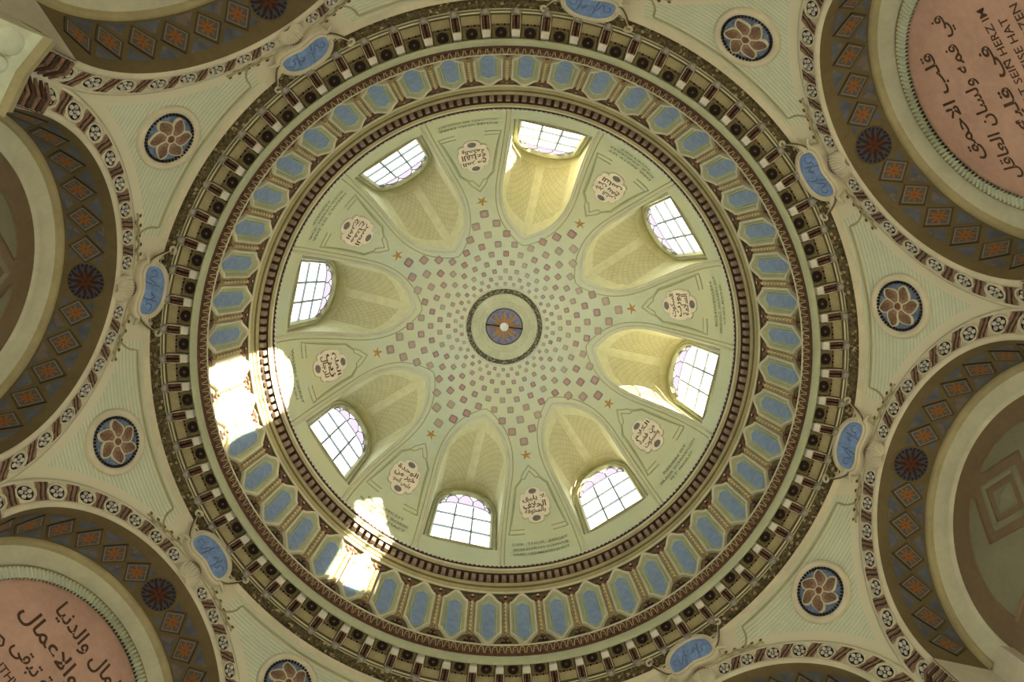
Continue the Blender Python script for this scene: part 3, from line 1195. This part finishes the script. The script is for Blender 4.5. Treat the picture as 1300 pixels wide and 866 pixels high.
# ------------------------------------------------------------------ drum with blue panels
b = MB()
b.lathe([(DRUM + .04, 10.45), (DRUM, 10.55), (DRUM, 12.46)], OLIVE)  # whole wall olive: shade below the upper cornice is put into its colour
dr = put('wall_drum', b, None, F(0), 'drum wall ringed by tall blue pointed panels below the dome', 'wall', None, 'structure')


def hexa(wd, h0, h1, sh, ogee=.0):
    """pointed panel outline in (y, z): sides straight, pointed both ends"""
    pts = []
    for t in range(6):
        q = t / 5
        pts.append((wd * (1 - q) , h1 - sh * (1 - q) + 0 if False else h1 - sh + sh * (q + ogee * sin(2 * pi * q) * -1)))
    right = [(wd, h0 + sh)] + pts
    top = right[1:]
    bot = [(x, h0 + h1 - z) for x, z in top]
    out = top + [(-x, z) for x, z in top[-2::-1]] + [(-x, z) for x, z in bot][0:0]
    full = top + [(-x, z) for x, z in top[-2::-1]] + [(-x, z) for x, z in bot] [0:5] + [bot[5]] + [(x, z) for x, z in bot[4::-1]]
    return full


b = MB()
oa, o2, ob, oc, od = hexa(.240, 10.64, 12.46, .36, .10), hexa(.205, 10.72, 12.36, .32, .09), hexa(.162, 10.80, 12.26, .25, .03), hexa(.122, 10.86, 12.17, .15, -.04), hexa(.105, 10.885, 12.145, .135, -.04)
b.ring(oa, o2, [(0, -.05), (0, .05), (.3, .072), (.75, .07), (1, .055)], CREAM)
b.ring(o2, ob, [(0, .055), (.3, .05), (1, .012)], BEVEL)
b.ring(ob, oc, [(0, .012), (.15, .022), (.5, .02), (1, .0)], TORUS)
DPAN = b.mesh('drum_panel')
b = MB()
b.ring(oc, od, [(0, .002), (.2, .016), (1, .010)], TEAL)
b.prism(od, .0, .011, BLUEP)
DBLUE = b.mesh('blue_field')
b = MB()                                                      # strip with a twisted rope between the panels
b.add([(-.07, 10.98, .0), (.07, 10.98, .0), (.07, 12.13, .0), (-.07, 12.13, .0), (-.06, 10.98, .02), (.06, 10.98, .02), (.06, 12.13, .02), (-.06, 12.13, .02)], [(4, 5, 6, 7), (0, 1, 5, 4), (1, 2, 6, 5), (2, 3, 7, 6), (3, 0, 4, 7)], OLIVEL)
for ph, mm in ((0, ORANGE), (pi * 2 / 3, LINE), (pi * 4 / 3, CREAM)):
    b.tube([(.020 * cos(q * 1.05 + ph), 11.0 + .0145 * q * 1.55, .034 + .020 * sin(q * 1.05 + ph)) for q in range(50)], .019, mm, 4)
ROPE = b.mesh('rope_pilaster')
b = MB()                                                      # carved tuft over each rope
for x, y, r, mm in ((0, 12.17, .05, BROWN), (-.055, 12.22, .045, REDBR), (.055, 12.22, .045, REDBR), (-.09, 12.30, .045, BROWN), (.09, 12.30, .045, BROWN), (0, 12.28, .045, DKBROWN), (0, 12.36, .03, WHITE), (-.045, 12.33, .035, REDBR), (.045, 12.33, .035, REDBR)):
    b.ball((x, y, .02), (r, r, r * .9), mm, 7, 5)
TUFT = b.mesh('carved_tuft')
b = MB()
b.prism([(0, 10.98), (-.11, 10.72), (.11, 10.72)], .0, .03, OLIVEL, BLACK)
for x, y in ((0, 10.90), (-.045, 10.80), (.045, 10.80)): b.ball((x, y, .035), (.034, .034, .02), REDBR, 7, 4)
FOOT = b.mesh('trefoil_foot')
for i in range(48):
    for which, kk in (('panel', (i + .5) / 6), ('rope', i / 6)):
        M = F(kk + .055) @ Matrix(((0, 0, -1, DRUM), (-1, 0, 0, 0), (0, 1, 0, 0), (0, 0, 0, 1)))
        if which == 'panel':
            dp = put('drum_panel', DPAN, dr, M)
            put('blue_field', DBLUE, dp, M)
        else:
            put('rope_pilaster', ROPE, dr, M)
            put('carved_tuft', TUFT, dr, M)
            put('trefoil_foot', FOOT, dr, M)

# ------------------------------------------------------------------ upper cornice (dentils)
b = MB()
b.lathe([(DRUM, 12.45), (4.700, 12.455)], OLIVE)
b.lathe([(4.700, 12.455), (4.692, 12.44), (4.678, 12.44), (4.670, 12.46), (4.672, 12.49)], CREAM)
b.lathe([(4.672, 12.49), (4.660, 12.505), (4.655, 12.52)], OLIVEL)
b.lathe([(4.655, 12.52), (4.640, 12.52), (4.632, 12.54), (4.632, 12.56)], LINE)
b.lathe([(4.632, 12.56), (4.620, 12.575), (4.610, 12.60)], OLIVE)
b.lathe([(4.610, 12.60), (4.592, 12.605), (4.585, 12.63), (4.575, 12.66)], OLIVEL)
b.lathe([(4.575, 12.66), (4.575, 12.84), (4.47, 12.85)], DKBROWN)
b.lathe([(4.47, 12.85), (4.465, 12.87), (4.465, 12.90), (4.445, 12.925)], OLIVEL)
b.lathe([(4.445, 12.925), (4.43, 12.93), (4.425, 12.96), (4.43, 12.985)], CREAM)
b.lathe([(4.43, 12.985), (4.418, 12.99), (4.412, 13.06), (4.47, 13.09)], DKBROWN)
tr2 = put('trim_2', b, None, F(0), 'dentilled ring cornice edging the foot of the dome', 'cornice', None, 'structure')
b = MB()
b.box(4.495, 4.58, -.043, .043, 12.675, 12.84, DENTM, .004)
DENT = b.mesh('dentil')
for i in range(192): put('dentil', DENT, tr2, F((i + .5) / 24))
b = MB()
for i in range(312):
    a = 2 * pi * i / 312
    b.ball((4.400 * cos(a), 4.400 * sin(a), 13.04), (.026, .026, .028), WHITE, 6, 4)
pb = put('pearl_moulding', b, tr2, F(0))
pb['kind'] = 'stuff'

# ------------------------------------------------------------------ dome shell with eight window niches
HB, SPR, HWN, TIP = 13.86, 15.95, .80, 17.09


def outl(u):
    """height of the niche outline over lateral fraction u (0 at the tip .. 1 at the jamb)"""
    return TIP - .27 * u * (1 - u ** 3) - (TIP - SPR) * (1 - math.sqrt(max(0, 1 - u ** 3.2)))


def sph_pt(lat, h, lift=0.0):
    r2 = RD * RD - (h - ZD) ** 2
    d = math.sqrt(max(r2 - lat * lat, 0))
    p = Vector((d, lat, h))
    if lift:
        n = (Vector((0, 0, ZD)) - p).normalized()
        p = p + n * lift
    return p


def outline_half(off=0.0, nt=14, ns=8, bottom=HB):
    """(lat, h) from the tip to the foot of the jamb, grown outwards by off"""
    L = [(HWN * sin(pi / 2 * i / nt), outl(sin(pi / 2 * i / nt))) for i in range(nt + 1)]
    L += [(HWN, SPR + (bottom - SPR) * i / ns) for i in range(1, ns + 1)]
    if off:
        g = []
        for i, (x, y) in enumerate(L):
            x0, y0 = L[max(i - 1, 0)]
            x1, y1 = L[min(i + 1, len(L) - 1)]
            if i == 0: dx, dy = .55, -.2
            else: dx, dy = x1 - x0, y1 - y0
            l = math.hypot(dx, dy)
            g.append((max(0, x - dy / l * off) if i else 0, y + dx / l * off))
        L = g
    return L


def to_pol(p): return math.atan2(p.y, p.x), math.atan2(math.hypot(p.x, p.y), p.z - ZD)


TOC = math.asin(1.0 / RD)
TB = math.atan2(math.sqrt(RD ** 2 - (13.06 - ZD) ** 2), 13.06 - ZD)
NT = 20
half = outline_half(0, NT, 22)
inner, outer = [], []
for i, (x, y) in enumerate(half):
    inner.append(to_pol(sph_pt(x, y)))
    if i <= NT: outer.append((pi / 8 * i / NT, TOC))
    else: outer.append((pi / 8, TOC + (TB - TOC) * ((i - NT) / 22)))
for i in range(1, 7):
    x = HWN * (1 - i / 6)
    inner.append(to_pol(sph_pt(x, HB)))
    outer.append((pi / 8 * (1 - i / 6), TB))
b = MB()
NS = 22
for kk in range(8):
    for sg in (-1, 1):
        rot = F(kk + .5)

        def dpt(u, v):
            i = round(u * (len(inner) - 1))
            f = inner[i][0] * (1 - v) + outer[i][0] * v
            t = inner[i][1] * (1 - v) + outer[i][1] * v
            return F(kk + .5) @ Vector((RD * sin(t) * cos(sg * f), RD * sin(t) * sin(sg * f), ZD + RD * cos(t)))
        b.grid(dpt, len(inner) - 1, NS, DOME)
ceil = put('ceiling', b, None, None, 'pale green painted dome pierced by eight deep window niches', 'dome', None, 'structure')
DW = 4.46                                           # depth of the window plane


def win_prof(u):
    return 17.60 - (17.60 - SPR) * (1 - math.sqrt(max(0, 1 - u ** 2.4)))


b = MB()
for sg in (-1, 1):
    prof = outline_half(0, NT, 22)

    def nv_(u, v):
        i = round(u * (len(prof) - 1))
        x, h = prof[i]
        p0 = sph_pt(x * sg, h)
        h1 = win_prof(min(x / HWN, 1)) if i <= NT else h
        p1 = Vector((DW, x * sg, h1))
        return p0.lerp(p1, v)
    b.grid(nv_, len(prof) - 1, 8, NICHE, lambda u, v: (sg * (prof[round(u * (len(prof) - 1))][0] / HWN * .93 + .07 * (u > .49)), v))
b.grid(lambda u, v: sph_pt(HWN * (2 * u - 1), HB).lerp(Vector((DW, HWN * (2 * u - 1), HB)), v), 8, 1, CREAM, lambda u, v: (0, 0))
b.box(DW + .02, DW + .03, -HWN - .02, HWN + .02, HB - .05, HB, CREAM)
NICHEM = b.mesh('window_niche')


def mould(off, r, lift, m, bottom):
    b = MB()
    L = outline_half(off, 16, 8, bottom)
    path = [sph_pt(-x, h, lift) for x, h in reversed(L[1:])] + [sph_pt(x, h, lift) for x, h in L]
    b.tube(path, r, m, 5)
    return b


SUNFIN = MB()  # outside fins added beside the windows, shaped to cut the slanting sun
for sg in (-1, 1):
    y0, y1 = sorted((sg * (HWN + .0), sg * (HWN + .12)))
    pr = [(DW + .02, HB - .6), (DW + 1.05, HB - .6), (DW + 1.05, 15.5), (DW + .50, 16.4), (DW + .02, 17.1)]
    n = len(pr)
    SUNFIN.add([(x, y0, z) for x, z in pr] + [(x, y1, z) for x, z in pr], [list(range(n)), list(range(2 * n - 1, n - 1, -1))] + [[i, (i + 1) % n, n + (i + 1) % n, n + i] for i in range(n)], HALL)
SUNFIN = SUNFIN.mesh('window_cheek')
MOULD = mould(.055, .028, .0, CREAM, 13.12).mesh('niche_moulding')
MOULD2 = mould(.15, .012, .0, LINE, 13.12).mesh('niche_line')

# window: frame, bars, panes, rose petals of tinted glass in the head
GW, GS, GT, GB = .64, 15.95, 17.20, 13.93


def ghead(x, w=GW, t=GT): return GS + (t - GS) * math.sqrt(max(0, 1 - (x / w) ** 2))


fo = [(-HWN, HB)] + [(-HWN, HB + (SPR - HB) * i / 6) for i in range(1, 7)] + [(HWN * sin(-pi / 2 + pi * i / 24), win_prof(abs(sin(-pi / 2 + pi * i / 24)))) for i in range(1, 24)] + [(HWN, HB + (SPR - HB) * i / 6) for i in range(6, 0, -1)] + [(HWN, HB)]
fi = [(-GW, GB)] + [(-GW, GB + (GS - GB) * i / 6) for i in range(1, 7)] + [(GW * sin(-pi / 2 + pi * i / 24), ghead(GW * sin(-pi / 2 + pi * i / 24))) for i in range(1, 24)] + [(GW, GB + (GS - GB) * i / 6) for i in range(6, 0, -1)] + [(GW, GB)]
b = MB()
b.ring(fo, fi, [(0, .03), (.2, .065), (.55, .05)], COVE, smooth=False)
b.ring(fo, fi, [(.55, .06), (.57, .10), (.68, .115), (.85, .10), (.9, .06), (1, .0)], FRAMEG, smooth=False)
WFRAME = b.mesh('window_frame')
cols = [-GW, -GW / 3, GW / 3, GW]
rows = [GB, 14.78, 15.62, 16.30]
PANES, BARS, PETALS = [], [], []
zg = .03
for r in range(3):
    for c in range(3):
        x0, x1, y0, y1 = cols[c], cols[c + 1], rows[r], rows[r + 1]
        if r < 2: pts = [(x0, y0), (x1, y0), (x1, y1), (x0, y1)]
        elif c == 1: pts = [(x0, y0), (x1, y0), (x1, y1), ((x0 + x1) / 2, y1 + .12), (x0, y1)]
        else:
            s = -1 if c == 0 else 1
            q = [(s * GW / 3, y0), (s * GW, y0), (s * GW, GS), (s * GW * .93, min(ghead(GW * .93), y1)), (s * GW / 3, y1)]
            pts = q if s > 0 else q[::-1]
        m = MB()
        m.prism(pts, zg - .004, zg + .004, GLASS)
        PANES.append(m.mesh('pane'))
for x in cols[1:3]:
    m = MB(); m.box(x - .02, x + .02, GB, rows[3] + .02, zg - .02, zg + .02, LEAD); BARS.append(m.mesh('glazing_bar'))
for y in rows[1:3]:
    m = MB(); m.box(-GW, GW, y - .02, y + .02, zg - .02, zg + .02, LEAD); BARS.append(m.mesh('glazing_bar'))
m = MB()
m.tube([(GW * .94 * cos(pi - pi * i / 20), rows[3] - .13 + .28 * sin(pi * i / 20), zg) for i in range(21)], .016, LEAD, 5)
BARS.append(m.mesh('glazing_bar'))
for i in range(5):                                            # five lobes following the head of the window
    a0, a1 = pi * (1 - i / 5), pi * (1 - (i + 1) / 5)
    pin = lambda a: (GW * .93 * cos(a), rows[3] - .13 + .30 * sin(a))
    pout = lambda a: (GW * .985 * cos(a), GS + .06 + (GT - GS - .06) * max(.05, sin(a)) ** .9)
    seg = [a0 + (a1 - a0) * t / 6 for t in range(7)]
    am = (a0 + a1) / 2
    pts = [pin(a) for a in seg]
    top = []
    for t, a in enumerate(seg[::-1]):
        pi_, po_ = pin(a), pout(a)
        f = .45 + .52 * sin(pi * t / 6)
        top.append((pi_[0] + (po_[0] - pi_[0]) * f, pi_[1] + (po_[1] - pi_[1]) * f))
    m = MB()
    m.prism(pts + top, zg - .004, zg + .004, PGLASS)
    PETALS.append(m.mesh('rose_pane'))
    m = MB()
    m.tube([(x, y, zg) for x, y in [pts[-1]] + top + [pts[0]]], .013, LEAD, 5)
    BARS.append(m.mesh('glazing_bar'))
m = MB()                                                      # clear glass behind the lobes, up to the head
hd = [(GW * cos(pi * i / 24), GS + (GT - GS) * sin(pi * i / 24)) for i in range(25)]
m.prism([(GW, rows[3] - .4)] + hd + [(-GW, rows[3] - .4)], zg - .03, zg - .024, GLASS)
HEAD = m.mesh('head_pane')
WLAB = {-3.5: 'arched dome window at nine o clock, its niche olive in shade', -2.5: 'arched dome window at eleven o clock with rose lobes toward the centre',
        -1.5: 'arched dome window at one o clock in a bright yellow niche', -.5: 'arched dome window at two o clock, white reveal sunlit on one side',
        .5: 'arched dome window at four o clock with glaring sunlit jamb', 1.5: 'arched dome window at five o clock, a sun streak on its niche vault',
        2.5: 'arched dome window at six o clock, lowest of the eight', 3.5: 'arched dome window at eight o clock in a shaded niche'}
for n_, k in enumerate((-1.5, -.5, .5, 1.5, 2.5, 3.5, -3.5, -2.5)):
    M = F(k)
    put('window_niche', NICHEM, ceil, M)
    put('window_cheek', SUNFIN, ceil, M)
    put('niche_moulding', MOULD, ceil, M)
    put('niche_line', MOULD2, ceil, M)
    W = M @ Matrix(((0, 0, -1, DW), (-1, 0, 0, 0), (0, 1, 0, 0), (0, 0, 0, 1)))
    root = put('window_%d' % (n_ + 1), WFRAME, None, W, WLAB[k], 'window', None, 'structure')
    for me in PANES: put('pane', me, root, W)
    for me in PETALS: put('rose_pane', me, root, W)
    for me in BARS: put('glazing_bar', me, root, W)
    put('head_pane', HEAD, root, W)
    # daylight portal in the window opening (guides sampling of the sky, adds no light)
    for nm, pos, sx, sy in (('window_portal', (4.62, 0, 15.55), 1.6, 3.7), ('door_portal', (A3 + .47, 0, FLOOR + DOORH / 2), 2 * DOORW, DOORH)):
        l = bpy.data.lights.new(nm, 'AREA')
        l.shape = 'RECTANGLE'
        l.size, l.size_y = sx, sy
        l.cycles.is_portal = True
        lo = bpy.data.objects.new(nm, l)
        COL.objects.link(lo)
        lo.matrix_world = M @ Matrix(((0, 0, 1, pos[0]), (1, 0, 0, 0), (0, 1, 0, pos[2]), (0, 0, 0, 1)))

# painted squares: eight-pointed star field
SQM = {}
rings = [(1.115, 0), (1.262, 1), (1.445, 0), (1.655, 1), (1.875, 0), (2.11, 1), (2.36, 0), (2.61, 1), (2.85, 0)]
sizes = [.088, .098, .112, .128, .145, .165, .185, .20, .205]
for j, ((r, st), sz) in enumerate(zip(rings, sizes)):
    m = MB()
    z = math.sqrt(RD * RD - r * r)
    q = [(-.36, -.5), (.36, -.5), (.5, -.36), (.5, .36), (.36, .5), (-.36, .5), (-.5, .36), (-.5, -.36)]
    m.prism([(x * sz, y * sz) for x, y in q], -.01, .014, SQUARE)
    me = m.mesh('painted_square')
    for i in range(32):
        f = i * 11.25 + (5.625 if st else 0)
        d = (f + 22.5) % 45 - 22.5                             # angle from the nearest plaque axis
        if j >= 5 and abs(d) > {5: 17.5, 6: 12, 7: 6.5, 8: 1}[j]: continue
        p = F(f / 45) @ Vector((r, 0, ZD + z))
        nrm = (Vector((0, 0, ZD)) - p).normalized()
        put('painted_square', me, ceil, frame_on(p, nrm, Vector((-p.x, -p.y, 0))))
# orange stars and inset lines between niches
m = MB()
pts = []
for i in range(10):
    a = pi / 2 + 2 * pi * i / 10
    rr = .15 if i % 2 == 0 else .05
    pts.append((rr * cos(a), rr * sin(a)))
m.prism(pts, 0, .008, ORANGE)
m.ball((0, .10, 0), (.03, .03, .015), ORANGE, 6, 4)
STAR = m.mesh('orange_star')


def on_dome(f, t, lift=.004): 
    r = RD - lift
    return Vector((r * sin(t) * cos(f), r * sin(t) * sin(f), ZD + r * cos(t)))


m = MB()
tA, tB, tC = math.asin(3.33 / RD), math.asin(3.62 / RD), math.acos((14.42 - ZD) / RD)
for g in (0, .035):
    ax = lambda w, t: w / (RD * sin(t))
    path = [(0, tA + g)] + [(ax(.17 - g, tA + .05 + g), tA + .05 + g), (ax(.23 - g, tB - .02), tB - .02), (ax(.40 - g, tB + .03), tB + .03), (ax(.47 - g, tB + .12), tB + .12), (ax(.66 - g, tC - g), tC - g)]
    dense = []
    for i in range(len(path) - 1):
        for q in range(6):
            s = q / 6
            dense.append((path[i][0] + (path[i + 1][0] - path[i][0]) * s, path[i][1] + (path[i + 1][1] - path[i][1]) * s))
    dense.append(path[-1])
    for q in range(1, 5): dense.append((path[-1][0] * (1 - .13 * q), tC - g))
    for sg in (-1, 1): m.tube([on_dome(sg * f, t, 0) for f, t in dense], .014 if g else .02, LINE if g else TORUS, 5)
PLINE = m.mesh('panel_line')
m = MB()                                                      # acanthus tuft over the plaque
for i in range(7):
    y = .12 * i
    for sg in (-1, 1): m.ball((sg * (.05 + .035 * math.sin(i * 1.3)), y, 0), (.05, .022, .008), LINE if i % 2 else TORUS, 6, 4)
SPRAY = m.mesh('painted_spray')
ARAB = {0: ['السكوت', 'يورث', 'السلامة'], 1: ['الكلام', 'من فضة', 'والسكوت'], 2: ['لا يليق', 'الحلاف', 'بالمخوفة'], 3: ['الوحدة', 'خير من', 'جليس السوء'], -4: ['العلم', 'زين', 'للرجال'], -3: ['الصبر', 'مفتاح', 'الفرج'], -2: ['العز مع', 'القناعة', 'والحكمة'], -1: ['خير الناس', 'من ينفع', 'الناس']}
GERM = {0: ['SCHWEIGEN', 'BRINGT SICHERHEIT', 'VND RVHE'], 1: ['REDEN IST', 'SILBER SCHWEIGEN', 'IST GOLD'], 2: ['DER  THOR  ZEIGET', 'SICH DVRCH SCHWVR', 'VND VERMESSENHEIT'], 3: ['EINSAMKEIT', 'BESSER ALS BOESE', 'GESELLSCHAFT'], -4: ['WISSEN ZIERET', 'DEN MANN'], -3: ['GEDVLT IST DER', 'SCHLVESSEL ZVR', 'FREVDE'], -2: ['RVHM VND EHRE', 'WOHNEN BEI WEISHEIT'], -1: ['DER BESTE IST', 'DER ANDERN', 'NVETZET']}
PLAB = {0: 'three o clock, between the two sunlit niches', 1: 'four to five o clock, tinted orange', 2: 'six o clock, right of the lowest window', 3: 'seven o clock, left of the lowest window',
        -4: 'nine o clock beside the sun patch', -3: 'ten o clock, between two shaded niches', -2: 'twelve o clock, left of the bright yellow niche', -1: 'one o clock, right of the bright yellow niche'}
hp = [(0, .56), (.08, .55), (.145, .50), (.175, .42), (.165, .37), (.25, .375), (.305, .31), (.295, .22), (.335, .13), (.34, 0)]
full = hp + [(x, -y) for x, y in hp[-2::-1]] + [(-x, -y) for x, y in hp[1:]] + [(-x, y) for x, y in hp[-2:0:-1]]
full = full[::-1]
m = MB()
m.prism(full, -.03, .014, CREAM, PLAQUE)
m.ring([(x * 1.07, y * 1.05) for x, y in full], full, [(0, -.02), (.4, .022), (1, .014)], CREAM)
PLQ = m.mesh('inscription_plaque')
m = MB(); m.disc((0, 0, .02), .092, OVAL, 20, ry=.088); m.ring([(.12 * p, .115 * q) for p, q in o48[::2]], [(.09 * p, .086 * q) for p, q in o48[::2]], [(0, .012), (.5, .03), (1, .018)], PLAQUE); OV = m.mesh('dark_oval')
for k in range(-4, 4):
    M = F(k)
    c = Vector((0, 0, ZD))
    p = M @ Vector((4.005, 0, ZD + math.sqrt(RD * RD - 4.005 ** 2)))
    nrm = (c - p).normalized()
    W = frame_on(p + nrm * .035, nrm, Vector((0, 0, 1)))
    root = put('inscription_plaque', PLQ, None, W, 'cream Arabic plaque at ' + PLAB[k], 'plaque', 'inscription plaques around the dome')
    put('dark_oval', OV, root, W @ Matrix.Translation((0, .43, 0)))
    put('dark_oval', OV, root, W @ Matrix.Translation((0, -.43, 0)))
    for i, t in enumerate(ARAB[k]):
        vs, fs = text_geo(arabic(t), .20, .53 - .05 * (i == 2), .022)
        for vs, fs in words_of(vs, fs, .028):
            m = MB()
            m.add([(x, y + .20 - .20 * i, .018) for x, y in vs], fs, LETTER)
            put('inscription_word', m, root, W)
    for i, t in enumerate(GERM[k]):
        vs, fs = text_geo(t, .10, None, .02)
        wd = max(x for x, y in vs)
        kx = min(1.25, .60 / wd)
        zc = 14.03 - .20 * i
        tt = math.acos((zc - ZD) / RD)
        for vs, fs in words_of(vs, fs, .024):
            m = MB()
            m.add([on_dome(-x * kx / (RD * sin(tt)), tt - y / RD, .016) for x, y in vs], fs, LETTERG)
            put('german_word', m, ceil, M)
    p = M @ Vector((3.13, 0, ZD + math.sqrt(RD * RD - 3.13 ** 2)))
    put('orange_star', STAR, ceil, frame_on(p, (c - p).normalized(), Vector((-p.x, -p.y, 0))))
    put('panel_line', PLINE, ceil, M)

# ------------------------------------------------------------------ oculus medallion at the crown
m = MB()
m.lathe([(1.04, 17.64), (1.03, 17.61), (1.01, 17.605), (.985, 17.63)], CREAM, 72)
m.lathe([(.86, 17.64), (.845, 17.62), (.82, 17.635), (.70, 17.70), (.58, 17.72), (.56, 17.69), (.52, 17.695), (.49, 17.72), (.48, 17.76)], OCULUS, 72)
m.lathe([(.66, 17.712), (.65, 17.705), (.63, 17.725)], OLIVEL, 72)
root = put('oculus_medallion', m, None, F(0), 'round medallion at the crown of the dome with a blue and orange centre', 'medallion')
m = MB()
m.lathe([(.985, 17.64), (.97, 17.60), (.925, 17.58), (.88, 17.60), (.86, 17.64)], GARL, 96)
put('garland_ring', m, root, F(0))
m = MB()
m.disc((0, 0, 17.75), .485, ODISC, 48)
put('painted_disc', m, root, F(0))
m = MB()
m.ball((0, 0, 17.66), (.115, .115, .05), WHITE, 16, 8)
m.tube([(0, 0, 17.66), (0, 0, 17.76)], .03, WHITE, 8)
put('knob', m, root, F(0))
m = MB()
m.tube([(-.485, 0, 17.715), (.485, 0, 17.715)], .016, BLACK, 6)
put('rod', m, root, F(0) @ Matrix.Rotation(rad(17), 4, 'Z'))
